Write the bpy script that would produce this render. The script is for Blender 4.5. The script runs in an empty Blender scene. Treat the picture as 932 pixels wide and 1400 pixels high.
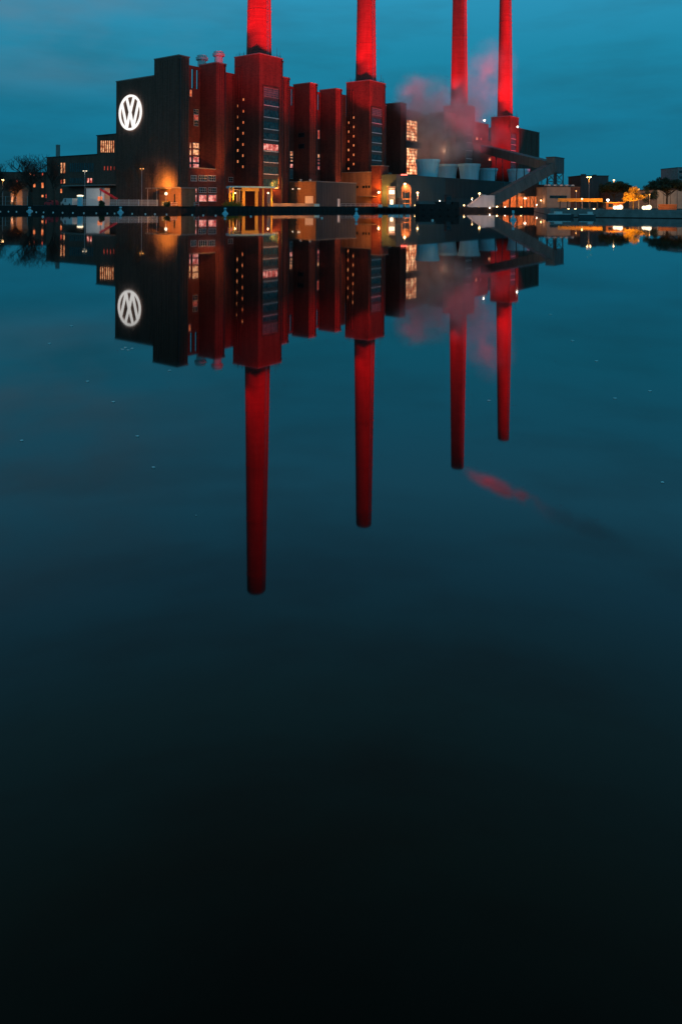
import bpy, math, random
from mathutils import Vector, Matrix
R = math.radians
SC = bpy.context.scene
COL = SC.collection
random.seed(7)

# ------------------------------------------------------------------ camera
FOC, ROLL, CAMZ = 990.0, 0.005, 2.0           # focal length and roll measured on a 932 x 1400 frame
cam_d = bpy.data.cameras.new('camera')
cam = bpy.data.objects.new('camera', cam_d); COL.objects.link(cam)
cam.matrix_world = Matrix.Translation((0, 0, CAMZ)) @ Matrix.Rotation(R(90), 4, 'X') @ Matrix.Rotation(ROLL, 4, 'Z')
cam_d.sensor_fit = 'AUTO'; cam_d.sensor_width = 36
cam_d.lens = FOC / 1400 * 36
cam_d.shift_y = -0.3; cam_d.shift_x = 0
cam_d.clip_start = 0.1; cam_d.clip_end = 9000
SC.camera = cam
SC.render.resolution_x, SC.render.resolution_y = 681, 1024
SC.view_settings.view_transform = 'Standard'
SC.view_settings.look = 'None'
SC.view_settings.exposure = 0
SC.view_settings.gamma = 1
SC.view_settings.use_curve_mapping = False
SC.cycles.use_denoising = True
SC.cycles.max_bounces = 6
SC.cycles.volume_bounces = 2
SC.cycles.sample_clamp_indirect = 6
SC.cycles.volume_step_rate = 2.0
SC.cycles.volume_max_steps = 96

# ------------------------------------------------------------------ dusk sky
W = bpy.data.worlds.new('World'); SC.world = W; W.use_nodes = True
nt = W.node_tree; N = nt.nodes; L = nt.links
N.clear()
def wn(t, **k):
    n = N.new(t)
    for a, b in k.items(): setattr(n, a, b)
    return n
def wmath(op, a, b=None, clamp=False):
    n = wn('ShaderNodeMath', operation=op); n.use_clamp = clamp
    for i, v in enumerate((a, b)):
        if v is None: continue
        if isinstance(v, (int, float)): n.inputs[i].default_value = v
        else: L.new(v, n.inputs[i])
    return n.outputs[0]
tc = wn('ShaderNodeTexCoord')
sx = wn('ShaderNodeSeparateXYZ'); L.new(tc.outputs['Generated'], sx.inputs[0])
ramp = wn('ShaderNodeValToRGB'); L.new(sx.outputs['Z'], ramp.inputs[0])
stops = [(0.0, (.007, .132, .212)), (.10, (.0085, .178, .296)), (.20, (.013, .234, .378)), (.28, (.026, .29, .475)), (.36, (.05, .35, .57)),
         (.45, (.055, .30, .49)), (.56, (.06, .21, .275)), (.66, (.05, .125, .135)), (.76, (.018, .045, .045)), (1.0, (.006, .016, .018))]
el = ramp.color_ramp.elements
while len(el) < len(stops): el.new(0.5)
for e, (p, c) in zip(el, stops):
    e.position = p; e.color = (*c, 1)
# cloud layers, stretched along the horizon
mp = wn('ShaderNodeMapping'); L.new(tc.outputs['Generated'], mp.inputs[0])
mp.inputs['Scale'].default_value = (2.2, 2.2, 11.0); mp.inputs['Location'].default_value = (3.1, 1.7, 0.35)
nz = wn('ShaderNodeTexNoise'); L.new(mp.outputs[0], nz.inputs['Vector'])
nz.inputs['Scale'].default_value = 1.6; nz.inputs['Detail'].default_value = 6; nz.inputs['Roughness'].default_value = 0.55
cr = wn('ShaderNodeMapRange'); L.new(nz.outputs[0], cr.inputs[0])
cr.inputs[1].default_value = .45; cr.inputs[2].default_value = .72; cr.inputs[3].default_value = 0; cr.inputs[4].default_value = .72
mixc = wn('ShaderNodeMix', data_type='RGBA', blend_type='MULTIPLY')
L.new(cr.outputs[0], mixc.inputs[0]); L.new(ramp.outputs[0], mixc.inputs[6])
mixc.inputs[7].default_value = (1.0, .66, .64, 1)
# a physical twilight sky, tinted, under the cloud colour
sky = wn('ShaderNodeTexSky', sky_type='NISHITA')
sky.sun_disc = False; sky.sun_elevation = R(-4); sky.sun_rotation = R(200); sky.altitude = 60
sk = wn('ShaderNodeMix', data_type='RGBA', blend_type='ADD'); sk.inputs[0].default_value = .05
# one broad grey-blue cloud bank, higher up in the north-west
mb = wn('ShaderNodeMapRange', interpolation_type='SMOOTHSTEP'); L.new(sx.outputs['X'], mb.inputs[0])
for i_, v_ in enumerate((-.05, -.42, 0.0, 1.0)): mb.inputs[i_ + 1].default_value = v_
mz = wn('ShaderNodeMapRange', interpolation_type='SMOOTHSTEP'); L.new(sx.outputs['Z'], mz.inputs[0])
for i_, v_ in enumerate((.12, .22, 0.0, 1.0)): mz.inputs[i_ + 1].default_value = v_
mz2 = wn('ShaderNodeMapRange', interpolation_type='SMOOTHSTEP'); L.new(sx.outputs['Z'], mz2.inputs[0])
for i_, v_ in enumerate((.32, .55, 1.0, 0.0)): mz2.inputs[i_ + 1].default_value = v_
mp2 = wn('ShaderNodeMapping'); L.new(tc.outputs['Generated'], mp2.inputs[0]); mp2.inputs['Scale'].default_value = (3, 3, 7); mp2.inputs['Location'].default_value = (.4, 2.2, 1.1)
nz2 = wn('ShaderNodeTexNoise'); L.new(mp2.outputs[0], nz2.inputs['Vector']); nz2.inputs['Scale'].default_value = 1.5; nz2.inputs['Detail'].default_value = 5
mn = wn('ShaderNodeMapRange'); L.new(nz2.outputs[0], mn.inputs[0])
for i_, v_ in enumerate((.35, .65, .1, .85)): mn.inputs[i_ + 1].default_value = v_
fac = wmath('MULTIPLY', wmath('MULTIPLY', mb.outputs[0], mz.outputs[0]), wmath('MULTIPLY', mz2.outputs[0], mn.outputs[0]))
bank = wn('ShaderNodeMix', data_type='RGBA'); L.new(fac, bank.inputs[0]); L.new(mixc.outputs[2], bank.inputs[6]); bank.inputs[7].default_value = (.11, .21, .29, 1)
L.new(bank.outputs[2], sk.inputs[6]); L.new(sky.outputs[0], sk.inputs[7])
# the western half of the sky, behind the photographer, is still brighter
west = wmath('MULTIPLY_ADD', wmath('MAXIMUM', wmath('MULTIPLY', sx.outputs['Y'], -1.0), 0.0), 0.5)
west.node.inputs[2].default_value = 1.0
bg = wn('ShaderNodeBackground'); L.new(sk.outputs[2], bg.inputs[0]); L.new(west, bg.inputs[1])
out = wn('ShaderNodeOutputWorld'); L.new(bg.outputs[0], out.inputs[0])

# ------------------------------------------------------------------ projection helpers (picture measurement -> place)
def inv(x, y):
    dx, dy = x - 466, y - 280
    return (dx + ROLL * dy) / FOC, (dy - ROLL * dx) / FOC
def at(x, y, d):
    k, m = inv(x, y); return Vector((k * d, d, CAMZ - m * d))
def on_water(x, y, z=0.0):
    k, m = inv(x, y); d = (CAMZ - z) / m; return Vector((k * d, d, z))
def gx(x, d, z=None):
    """ground point seen in picture column x at distance d"""
    k, _ = inv(x, 280); return Vector((k * d, d, GROUND if z is None else z))
GROUND = 1.35

class Frame:
    """vertical building axes: s along the long front, t going back from it"""
    def __init__(self, origin, u=(.5987, .801)):
        self.o = Vector((origin[0], origin[1])); self.u = Vector(u).normalized(); self.v = Vector((-self.u.y, self.u.x))
    def p(self, s, t, z=0.0):
        q = self.o + self.u * s + self.v * t
        return Vector((q.x, q.y, z))
    def s_at(self, x, y, t):
        k, _ = inv(x, y); A = self.o + self.v * t
        return (A.x - k * A.y) / (k * self.u.y - self.u.x)
    def t_at(self, x, y, s):
        k, _ = inv(x, y); A = self.o + self.u * s
        return (A.x - k * A.y) / (k * self.v.y - self.v.x)
    def z_at(self, x, y, s, t):
        return CAMZ - inv(x, y)[1] * self.p(s, t).y
F = Frame((-26.12, 231.16))

# ------------------------------------------------------------------ mesh helpers
class MB:
    def __init__(self): self.v = []; self.f = []
    def add(self, vs, fs):
        n = len(self.v); self.v += [tuple(p) for p in vs]; self.f += [tuple(i + n for i in q) for q in fs]; return self
    def hexa(self, b, t):
        return self.add(list(b) + list(t), [(3, 2, 1, 0), (4, 5, 6, 7), (0, 1, 5, 4), (1, 2, 6, 5), (2, 3, 7, 6), (3, 0, 4, 7)])
    def box(self, fr, s0, s1, t0, t1, z0, z1):
        return self.hexa([fr.p(s0, t0, z0), fr.p(s1, t0, z0), fr.p(s1, t1, z0), fr.p(s0, t1, z0)],
                         [fr.p(s0, t0, z1), fr.p(s1, t0, z1), fr.p(s1, t1, z1), fr.p(s0, t1, z1)])
    def prism(self, pts, z0, z1):
        n = len(pts)
        return self.add([(p[0], p[1], z0) for p in pts] + [(p[0], p[1], z1) for p in pts],
                        [tuple(range(n))[::-1], tuple(range(n, 2 * n))] + [(i, (i + 1) % n, n + (i + 1) % n, n + i) for i in range(n)])
    def lathe(self, c, prof, n=24, cap=True):
        vs, fs = [], []
        for r, z in prof:
            for i in range(n):
                a = 2 * math.pi * i / n; vs.append((c[0] + r * math.cos(a), c[1] + r * math.sin(a), c[2] + z))
        for k in range(len(prof) - 1):
            for i in range(n):
                j = (i + 1) % n; fs.append((k * n + i, k * n + j, k * n + n + j, k * n + n + i))
        if cap: fs += [tuple(range(n))[::-1], tuple(range((len(prof) - 1) * n, len(prof) * n))]
        return self.add(vs, fs)
    def tube(self, a, b, r0, r1=None, n=6):
        a, b = Vector(a), Vector(b); r1 = r0 if r1 is None else r1
        d = (b - a)
        if d.length < 1e-6: return self
        d.normalize(); x = d.orthogonal().normalized(); y = d.cross(x)
        vs = [p + (x * math.cos(2 * math.pi * i / n) + y * math.sin(2 * math.pi * i / n)) * r for p, r in ((a, r0), (b, r1)) for i in range(n)]
        fs = [(i, (i + 1) % n, n + (i + 1) % n, n + i) for i in range(n)] + [tuple(range(n))[::-1], tuple(range(n, 2 * n))]
        return self.add(vs, fs)
    def beam(self, a, b, w, h):
        """rectangular duct from a to b, width w, height h"""
        a, b = Vector(a), Vector(b); d = (b - a).normalized(); s = d.cross(Vector((0, 0, 1))).normalized() * w / 2; up = s.cross(d).normalized() * h / 2
        return self.hexa([a - s - up, a + s - up, b + s - up, b - s - up], [a - s + up, a + s + up, b + s + up, b - s + up])
    def ball(self, c, r, n=12, m=8, sq=1.0):
        prof = [(max(1e-3, r * math.sin(math.pi * k / m)), -r * sq * math.cos(math.pi * k / m)) for k in range(m + 1)]
        return self.lathe(c, prof, n)

def world_loc(o):
    p = Vector((0, 0, 0))
    while o: p += o.location; o = o.parent
    return p
def obj(name, mb, mat, parent=None, base=None, smooth=False):
    off = world_loc(parent) if parent else Vector(base if base is not None else (0, 0, 0))
    me = bpy.data.meshes.new(name)
    me.from_pydata([tuple(Vector(p) - off) for p in mb.v], [], mb.f); me.update()
    if smooth:
        for p in me.polygons: p.use_smooth = True
    me.materials.append(mat)
    o = bpy.data.objects.new(name, me); COL.objects.link(o)
    if parent: o.parent = parent
    else: o.location = off
    return o
def tag(o, label=None, cat=None, group=None, kind=None):
    if label: o['label'] = label
    if cat: o['category'] = cat
    if group: o['group'] = group
    if kind: o['kind'] = kind
    return o
def thing(name, label, cat, loc, group=None):
    o = bpy.data.objects.new(name, None); COL.objects.link(o); o.location = loc; o.empty_display_size = .5
    return tag(o, label, cat, group)
def copy_thing(o, loc, label=None):
    c = o.copy(); COL.objects.link(c); c.location = loc
    if label: c['label'] = label
    for ch in list(o.children):
        d = ch.copy(); COL.objects.link(d); d.parent = c
        for g in list(ch.children):
            e = g.copy(); COL.objects.link(e); e.parent = d
    return c
def lamp(kind, name, loc, power, color, radius=.3, target=None, angle=60, blend=.5, parent=None):
    d = bpy.data.lights.new(name, kind); d.energy = power; d.color = color; d.shadow_soft_size = radius
    o = bpy.data.objects.new(name, d); COL.objects.link(o)
    o.location = Vector(loc); o.visible_glossy = False      # a bare lamp has no body: its modelled bulb is what the water mirrors
    if kind == 'SPOT':
        d.spot_size = R(angle); d.spot_blend = blend
        o.rotation_euler = (Vector(target) - Vector(loc)).to_track_quat('-Z', 'Y').to_euler()
    if parent:
        o.parent = parent; o.location = Vector(loc) - world_loc(parent)
    return o

# ------------------------------------------------------------------ materials
class NB:
    def __init__(self, name):
        self.m = bpy.data.materials.new(name); self.m.use_nodes = True
        self.t = self.m.node_tree; self.t.nodes.clear()
        self.out = self.n('ShaderNodeOutputMaterial')
    def n(self, t, ins=None, **k):
        x = self.t.nodes.new(t)
        for a, b in k.items(): setattr(x, a, b)
        for a, b in (ins or {}).items(): self.set(x.inputs[a], b)
        return x
    def set(self, sock, v):
        if isinstance(v, bpy.types.NodeSocket): self.t.links.new(v, sock)
        else: sock.default_value = v
def mat(name, col, rough=.8, var=.25, scale=1.5, metal=0.0, bump=0.0, streak=False, spec=.4):
    b = NB(name)
    geo = b.n('ShaderNodeNewGeometry')
    vec = geo.outputs['Position']
    if streak:
        mpn = b.n('ShaderNodeMapping', {'Vector': vec, 'Scale': (1, 1, .12)}); vec = mpn.outputs[0]
    nz = b.n('ShaderNodeTexNoise', {'Vector': vec, 'Scale': scale, 'Detail': 5.0, 'Roughness': .6})
    mr = b.n('ShaderNodeMapRange', {0: nz.outputs[0], 1: .3, 2: .7, 3: 1 - var, 4: 1 + var})
    mx = b.n('ShaderNodeVectorMath', {0: (*col,), 1: mr.outputs[0]}, operation='MULTIPLY')
    p = b.n('ShaderNodeBsdfPrincipled', {'Base Color': mx.outputs[0], 'Roughness': rough, 'Metallic': metal, 'Specular IOR Level': spec})
    if bump:
        bp = b.n('ShaderNodeBump', {'Height': nz.outputs[0], 'Strength': bump, 'Distance': .05}); b.set(p.inputs['Normal'], bp.outputs[0])
    b.set(b.out.inputs[0], p.outputs[0]); return b.m
def brick(name, c1, c2, mortar=(.10, .09, .085), rough=.85, w=.9, h=.3, lo=.78, hi=1.2):
    b = NB(name)
    geo = b.n('ShaderNodeNewGeometry')
    a1 = b.n('ShaderNodeVectorMath', {0: geo.outputs['Position'], 1: (.5987, .801, 0)}, operation='DOT_PRODUCT')
    a2 = b.n('ShaderNodeVectorMath', {0: geo.outputs['Position'], 1: (-.801, .5987, 0)}, operation='DOT_PRODUCT')
    al = b.n('ShaderNodeMath', {0: a1.outputs['Value'], 1: a2.outputs['Value']}, operation='ADD')
    sp = b.n('ShaderNodeSeparateXYZ', {0: geo.outputs['Position']})
    cv = b.n('ShaderNodeCombineXYZ', {0: al.outputs[0], 1: sp.outputs[2]})
    br = b.n('ShaderNodeTexBrick', {'Vector': cv.outputs[0], 'Color1': (*c1, 1), 'Color2': (*c2, 1), 'Mortar': (*mortar, 1), 'Scale': 1.0,
                                    'Mortar Size': .02, 'Brick Width': w, 'Row Height': h})
    mpn = b.n('ShaderNodeMapping', {'Vector': geo.outputs['Position'], 'Scale': (.5, .5, .06)})
    nz = b.n('ShaderNodeTexNoise', {'Vector': mpn.outputs[0], 'Scale': 1.6, 'Detail': 6.0, 'Roughness': .62})
    mr = b.n('ShaderNodeMapRange', {0: nz.outputs[0], 1: .3, 2: .7, 3: lo, 4: hi})
    mx = b.n('ShaderNodeVectorMath', {0: br.outputs[0], 1: mr.outputs[0]}, operation='MULTIPLY')
    p = b.n('ShaderNodeBsdfPrincipled', {'Base Color': mx.outputs[0], 'Roughness': rough, 'Specular IOR Level': .25})
    bp = b.n('ShaderNodeBump', {'Height': br.outputs[1], 'Strength': .4, 'Distance': .02}); bp.invert = True
    b.set(p.inputs['Normal'], bp.outputs[0])
    b.set(b.out.inputs[0], p.outputs[0]); return b.m
def glow(name, col, strength, var=.0, scale=1.2, col2=None):
    """something that gives off light; var: uneven interior seen behind a lit pane"""
    b = NB(name)
    e = b.n('ShaderNodeEmission', {'Color': (*col, 1), 'Strength': strength})
    if var:
        geo = b.n('ShaderNodeNewGeometry')
        nz = b.n('ShaderNodeTexNoise', {'Vector': geo.outputs['Position'], 'Scale': scale, 'Detail': 3.0})
        mr = b.n('ShaderNodeMapRange', {0: nz.outputs[0], 1: .36, 2: .64, 3: 0.0, 4: 1.0})
        mc = b.n('ShaderNodeMix', data_type='RGBA'); b.set(mc.inputs[0], mr.outputs[0]); b.set(mc.inputs[6], (*(col2 or col), 1)); b.set(mc.inputs[7], (*col, 1))
        b.set(e.inputs[0], mc.outputs[2])
        st = b.n('ShaderNodeMapRange', {0: nz.outputs[0], 1: .36, 2: .64, 3: strength * (1 - var), 4: strength}); b.set(e.inputs[1], st.outputs[0])
    b.set(b.out.inputs[0], e.outputs[0]); return b.m
def glassm(name, col, rough=.08):
    b = NB(name)
    geo = b.n('ShaderNodeNewGeometry')
    nz = b.n('ShaderNodeTexNoise', {'Vector': geo.outputs['Position'], 'Scale': .9, 'Detail': 2.0})
    mr = b.n('ShaderNodeMapRange', {0: nz.outputs[0], 1: .3, 2: .7, 3: .4, 4: 1.6})
    mx = b.n('ShaderNodeVectorMath', {0: (*col,), 1: mr.outputs[0]}, operation='MULTIPLY')
    p = b.n('ShaderNodeBsdfPrincipled', {'Base Color': mx.outputs[0], 'Roughness': rough, 'IOR': 1.5, 'Specular IOR Level': .6})
    b.set(b.out.inputs[0], p.outputs[0]); return b.m

M = dict(
    brick=brick('red_brick', (.22, .055, .038), (.16, .04, .028), mortar=(.11, .075, .06)),
    darkbrick=brick('dark_clinker', (.175, .088, .064), (.14, .07, .05), mortar=(.06, .055, .05)),
    chimney=brick('chimney_brick', (.36, .06, .05), (.29, .045, .038), mortar=(.28, .10, .08), w=1.2, h=.5, lo=.86, hi=1.12),
    tan=brick('tan_brick', (.30, .16, .085), (.25, .13, .07), mortar=(.2, .16, .12)),
    cap=mat('stone_coping', (.24, .22, .2), .8, .2, 2),
    roof=mat('roof_felt', (.05, .05, .05), .9, .3, .6),
    clad=mat('grey_sheet_cladding', (.075, .072, .07), .6, .2, 1.0, streak=True),
    tealclad=mat('blue_green_sheet_cladding', (.05, .085, .092), .55, .2, .6, streak=True),
    palegrey=mat('pale_grey_sheet', (.62, .64, .64), .55, .12, .8, streak=True),
    white=mat('white_paint', (.8, .8, .78), .5, .06, 2),
    stackpaint=mat('blue_white_sheet', (.44, .84, .93), .5, .10, .8, streak=True),
    metal=mat('galvanised_steel', (.42, .43, .44), .45, .2, 3, metal=.6),
    darkmetal=mat('dark_steel', (.045, .055, .058), .55, .3, 2),
    conveyor=mat('dark_green_sheet', (.07, .112, .12), .55, .22, .5, streak=True),
    concrete=mat('weathered_concrete', (.27, .25, .235), .85, .3, .8, bump=.3),
    quay=mat('wet_sheet_piling', (.016, .015, .014), .7, .4, 1.2, bump=.3),
    ground=mat('yard_asphalt', (.05, .05, .048), .9, .35, .25),
    yellow=mat('yellow_paint', (.62, .40, .07), .5, .15, 1.5),
    redpaint=mat('red_paint', (.6, .03, .04), .5, .1, 1.5),
    bluepaint=mat('pale_blue_paint', (.34, .74, .86), .4, .12, 1.5),
    pale=mat('pale_render', (.32, .27, .22), .85, .15, .5),
    bark=mat('bark', (.055, .042, .032), .9, .35, 4),
    twig=mat('bare_twigs', (.05, .038, .03), .9, .3, 4),
    needle=mat('pine_needles', (.035, .05, .025), .8, .4, 3),
    leaf=mat('yellowing_leaves', (.42, .25, .035), .75, .35, 2.5),
    shrub=mat('shrub_leaves', (.05, .07, .03), .8, .4, 3),
    leafdry=mat('wet_leaf', (.85, .85, .82), .3, .1, 40, metal=.9),
    glass=glassm('dark_glass', (.012, .022, .026)),
    tealglass=glassm('teal_glass', (.03, .08, .09), .2),
    skyglass=glassm('grey_glass', (.10, .11, .12), .25),
    emblem=glow('backlit_white_panel', (1.0, .97, .93), 1.12), halo=glow('added_halo_ring', (.80, .93, 1.0), 7.0),
    warm=glow('warm_lit_glass', (1.0, .50, .24), 1.35, .75, 1.1, (1.0, .22, .08)),
    hall=glow('bright_hall_glass', (1.0, .55, .28), 2.4, .8, .42, (1.0, .15, .035)),
    pink=glow('pink_lit_glass', (1.0, .42, .34), 1.3, .7, .9, (1.0, .09, .08)),
    redwin=glow('red_lit_glass', (1.0, .17, .10), .75, .5, 1.5, (.8, .06, .04)),
    stair=glow('stair_light_glass', (1.0, .34, .13), 1.15, .4, 1.0, (1.0, .16, .05)),
    bulb=glow('sodium_bulb', (1.0, .56, .22), 14),
    bulbw=glow('white_bulb', (1.0, .82, .66), 14),
    lampdim=glow('dim_amber_lens', (1.0, .42, .1), 3),
    pearl=glow('pearl_globe', (1.0, .80, .52), 2.2),
    redled=glow('red_led', (1.0, .12, .08), 5),
)
# still water: clear dielectric surface over black depth, the faintest swell
b = NB('still_water')
geo = b.n('ShaderNodeNewGeometry')
mpn = b.n('ShaderNodeMapping', {'Vector': geo.outputs['Position'], 'Scale': (.35, .12, 1)})
nz = b.n('ShaderNodeTexNoise', {'Vector': mpn.outputs[0], 'Scale': 1.0, 'Detail': 3.0})
bp = b.n('ShaderNodeBump', {'Height': nz.outputs[0], 'Strength': .02, 'Distance': .02})
p = b.n('ShaderNodeBsdfPrincipled', {'Base Color': (.0012, .0022, .0026, 1), 'Roughness': .024, 'IOR': 1.41, 'Normal': bp.outputs[0]})
b.set(b.out.inputs[0], p.outputs[0]); M['water'] = b.m

RED = (1.0, .003, .014)
ORANGE = (1.0, .30, .035)
WARM = (1.0, .50, .24)

# ------------------------------------------------------------------ setting: water, ground, quay
S = 4000
tag(obj('water', MB().add([(-S, -600, 0), (S, -600, 0), (S, 5000, 0), (-S, 5000, 0)], [(0, 1, 2, 3)]), M['water']), kind='structure')
QUAY = [(-420, -40), (-160, 127), (-82.8, 176), (-36, 206), (-6, 234), (24, 250), (50, 251), (66, 248)]
QUAY_R = [(66, 248), (44, 152), (37.5, 130), (56.5, 119), (130, 96), (420, 10)]
land = [(x, y) for x, y in QUAY[:-1]] + QUAY_R + [(S, 200), (S, 4800), (-S, 4800), (-S, -40)]
tag(obj('ground', MB().add([(x, y, GROUND) for x, y in land], [tuple(range(len(land)))]), M['ground']), kind='structure')
def wall_strip(pts, z0, z1, th):
    m = MB()
    for a, c in zip(pts, pts[1:]):
        fr = Frame(a, (c[0] - a[0], c[1] - a[1])); ln = math.hypot(c[0] - a[0], c[1] - a[1])
        m.box(fr, 0, ln, 0, th, z0, z1)
    return m
q = thing('quay_wall', 'dark sheet piled quay wall along the water below the power station', 'quay wall', (-36, 206, 0))
m = wall_strip(QUAY, -1.5, GROUND - .12, .6)
for a, c in zip(QUAY[1:], QUAY[2:]):
    fr = Frame(a, (c[0] - a[0], c[1] - a[1])); ln = math.hypot(c[0] - a[0], c[1] - a[1])
    for k in range(int(ln / 1.6)): m.box(fr, k * 1.6 + .4, k * 1.6 + 1.2, -.1, 0, -1.5, GROUND - .2)
obj('sheet_piling', m, M['quay'], q)
obj('coping', wall_strip(QUAY, GROUND - .12, GROUND + .08, .8), M['quay'], q)
q = thing('concrete_wall', 'pale grey concrete quay wall below the pines', 'quay wall', (56.5, 119, 0))
obj('wall_face', wall_strip(QUAY_R, .12, GROUND, .5), M['concrete'], q)
obj('coping', wall_strip(QUAY_R, GROUND, GROUND + .1, .7), M['concrete'], q)
obj('wet_footing', wall_strip(QUAY_R, -1.5, .12, .5), M['quay'], q)

# ------------------------------------------------------------------ power station
PS = thing('power_station', 'brick power station with four tall square towers, red floodlights on its upper walls', 'power station', F.p(0, 0, GROUND))
T0, TR, TB = 3.5, 10.7, 33.0
ZB = 45.1
def ribs(mb, s0, s1, t, z0, z1, n, w=.28, d=.16):
    for k in range(n):
        c = s0 + (s1 - s0) * (k + .5) / n
        mb.box(F, c - w / 2, c + w / 2, t - d, t + .02, z0, z1)
def ribs_left(mb, s, t0, t1, z0, z1, n, w=.28, d=.14):
    for k in range(n):
        c = t0 + (t1 - t0) * (k + .5) / n
        mb.box(F, s - d, s + .02, c - w / 2, c + w / 2, z0, z1)
def win_front(parent, t, x0, y0, x1, y1, glass, nx=2, ny=2, name='window', frame='palegrey', bar=.07):
    """window in a wall that faces the front, given by where its corners are seen"""
    ym = (y0 + y1) / 2; s0, s1 = F.s_at(x0, ym, t), F.s_at(x1, ym, t); sm = (s0 + s1) / 2
    return window(parent, (s0, s1), F.z_at((x0 + x1) / 2, y1, sm, t), F.z_at((x0 + x1) / 2, y0, sm, t), glass, nx, ny, name, frame, bar, t=t)
def win_left(parent, s, x0, y0, x1, y1, glass, nx=1, ny=1, name='window', frame='palegrey', bar=.07):
    ym = (y0 + y1) / 2; t1, t0 = F.t_at(x0, ym, s), F.t_at(x1, ym, s); tm = (t0 + t1) / 2
    return window(parent, (t0, t1), F.z_at((x0 + x1) / 2, y1, s, tm), F.z_at((x0 + x1) / 2, y0, s, tm), glass, nx, ny, name, frame, bar, s=s)
def window(parent, rng, z0, z1, glass, nx, ny, name, frame, bar, t=None, s=None):
    """pane set in a wall with its glazing bars: one mesh with two materials"""
    m = MB(); a, c = rng
    def bx(p0, p1, q0, q1, depth):
        if t is not None: m.box(F, p0, p1, t - depth, t + .05, q0, q1)
        else: m.box(F, s - depth, s + .05, p0, p1, q0, q1)
    bx(a, c, z0, z1, .05); npane = len(m.f)
    bx(a - bar, c + bar, z0 - bar, z0 + bar, .14); bx(a - bar, c + bar, z1 - bar, z1 + bar, .14)
    for k in range(nx + 1):
        p = a + (c - a) * k / nx; bx(p - bar / 2, p + bar / 2, z0 + bar, z1 - bar, .11)
    for k in range(1, ny):
        p = z0 + (z1 - z0) * k / ny; bx(a, c, p - bar / 2, p + bar / 2, .09)
    o = obj(name, m, M[glass], parent); o.data.materials.append(M[frame])
    for p in o.data.polygons[npane:]: p.material_index = 1
    return o
def block(name, s0, s1, t0, t1, z1, nrib=4, material='brick', nleft=0, rz0=12.5):
    m = MB(); m.box(F, s0, s1, t0, t1, GROUND - .3, z1)
    if nrib: ribs(m, s0, s1, t0, rz0, z1 - .8, nrib)
    if nleft: ribs_left(m, s0, t0, t1, rz0, z1 - .8, nleft)
    o = obj(name, m, M[material], PS)
    c = MB(); c.box(F, s0 - .14, s1 + .14, t0 - .2, t1 + .05, z1, z1 + .35); obj('coping', c, M['cap'], o)
    return o

# end block (emblem wall)
sA = F.s_at(244.5, 76, T0); sA1 = F.s_at(259, 79, T0)
tA = T0 + 29.2; tA2 = T0 + 10.9
m = MB(); m.box(F, sA, sA1 + 6, tA2, tA, GROUND - .3, 40.0)
ribs_left(m, sA, tA2, tA, 2.0, 39.4, 26, .2, .10)
endw = obj('end_block', m, M['darkbrick'], PS)
c = MB(); c.box(F, sA - .14, sA1 + 6, tA2, tA + .14, 40.0, 40.35); obj('coping', c, M['cap'], endw)
m = MB(); m.box(F, sA, sA1, T0, tA2, GROUND - .3, 44.85)
ribs_left(m, sA, T0, tA2, 13, 44.2, 10, .2, .10); ribs(m, sA, sA1, T0, 3, 44.2, 4)
head = obj('corner_tower', m, M['darkbrick'], PS)
c = MB(); c.box(F, sA - .14, sA1 + .14, T0 - .2, tA2 + .05, 44.85, 45.2); obj('coping', c, M['cap'], head)

# main body behind the recesses
m = MB(); m.box(F, sA1 + 6.5, 203, TR + .6, TB, GROUND - .3, 37.0)
body = obj('main_hall', m, M['brick'], PS)

def recess(name, s0, s1, z1, slots=(), zslot=(37.6, 43.6), nrib=0, base=True):
    """wall at the back of a recess; its parapet has tall openings with the sky behind"""
    m = MB(); cuts = sorted(slots); a = s0
    m.box(F, s0, s1, TR, TR + .6, GROUND - .3, zslot[0]); m.box(F, s0, s1, TR, TR + .6, zslot[1], z1)
    for p0, p1 in cuts:
        m.box(F, a, p0, TR, TR + .6, zslot[0], zslot[1]); a = p1
    m.box(F, a, s1, TR, TR + .6, zslot[0], zslot[1])
    if nrib: ribs(m, s0, s1, TR, 12, z1 - .5, nrib, .35, .3)
    return obj(name, m, M['brick'], PS)
# blocks
def bl(xl, xc, xr, yc, name='bay_block', **k):
    s0 = F.s_at(xc, yc, T0); s1 = F.s_at(xr, yc, T0)
    return s0, s1, block(name, s0, s1, T0, TR + .5, ZB, **k)
B0, B1, oB = bl(273, 296, 309, 88)
C1_, oC0, oC = 11.4, F.s_at(395.7, 107, T0), None
oC = block('bay_block', 11.4, oC0, T0, TR + .5, ZB)
D0, D1, oD = bl(403, 423.5, 433.5, 113.7)
E0, E1, oE = bl(438, 459, 467, 121)
F0, F1, oF = bl(528, 547.5, 554.8, 139.3)
G0 = F.s_at(606, 146.5, T0); oG = block('bay_block', G0, 139, T0, TR + .5, ZB)
H0 = 151; oH = block('bay_block', 150, F.s_at(648.3, 148, T0), T0, TR + .5, ZB)
J0, J1 = 203.4, F.s_at(736.8, 182, T0)
oJ = block('end_hall', J0, J1, T0, 30, ZB, nrib=5, material='darkbrick', rz0=4)
oX = block('bay_block', 72.8, F.s_at(527.8, 136, T0), T0, TR + .5, ZB - 2.5)
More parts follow.
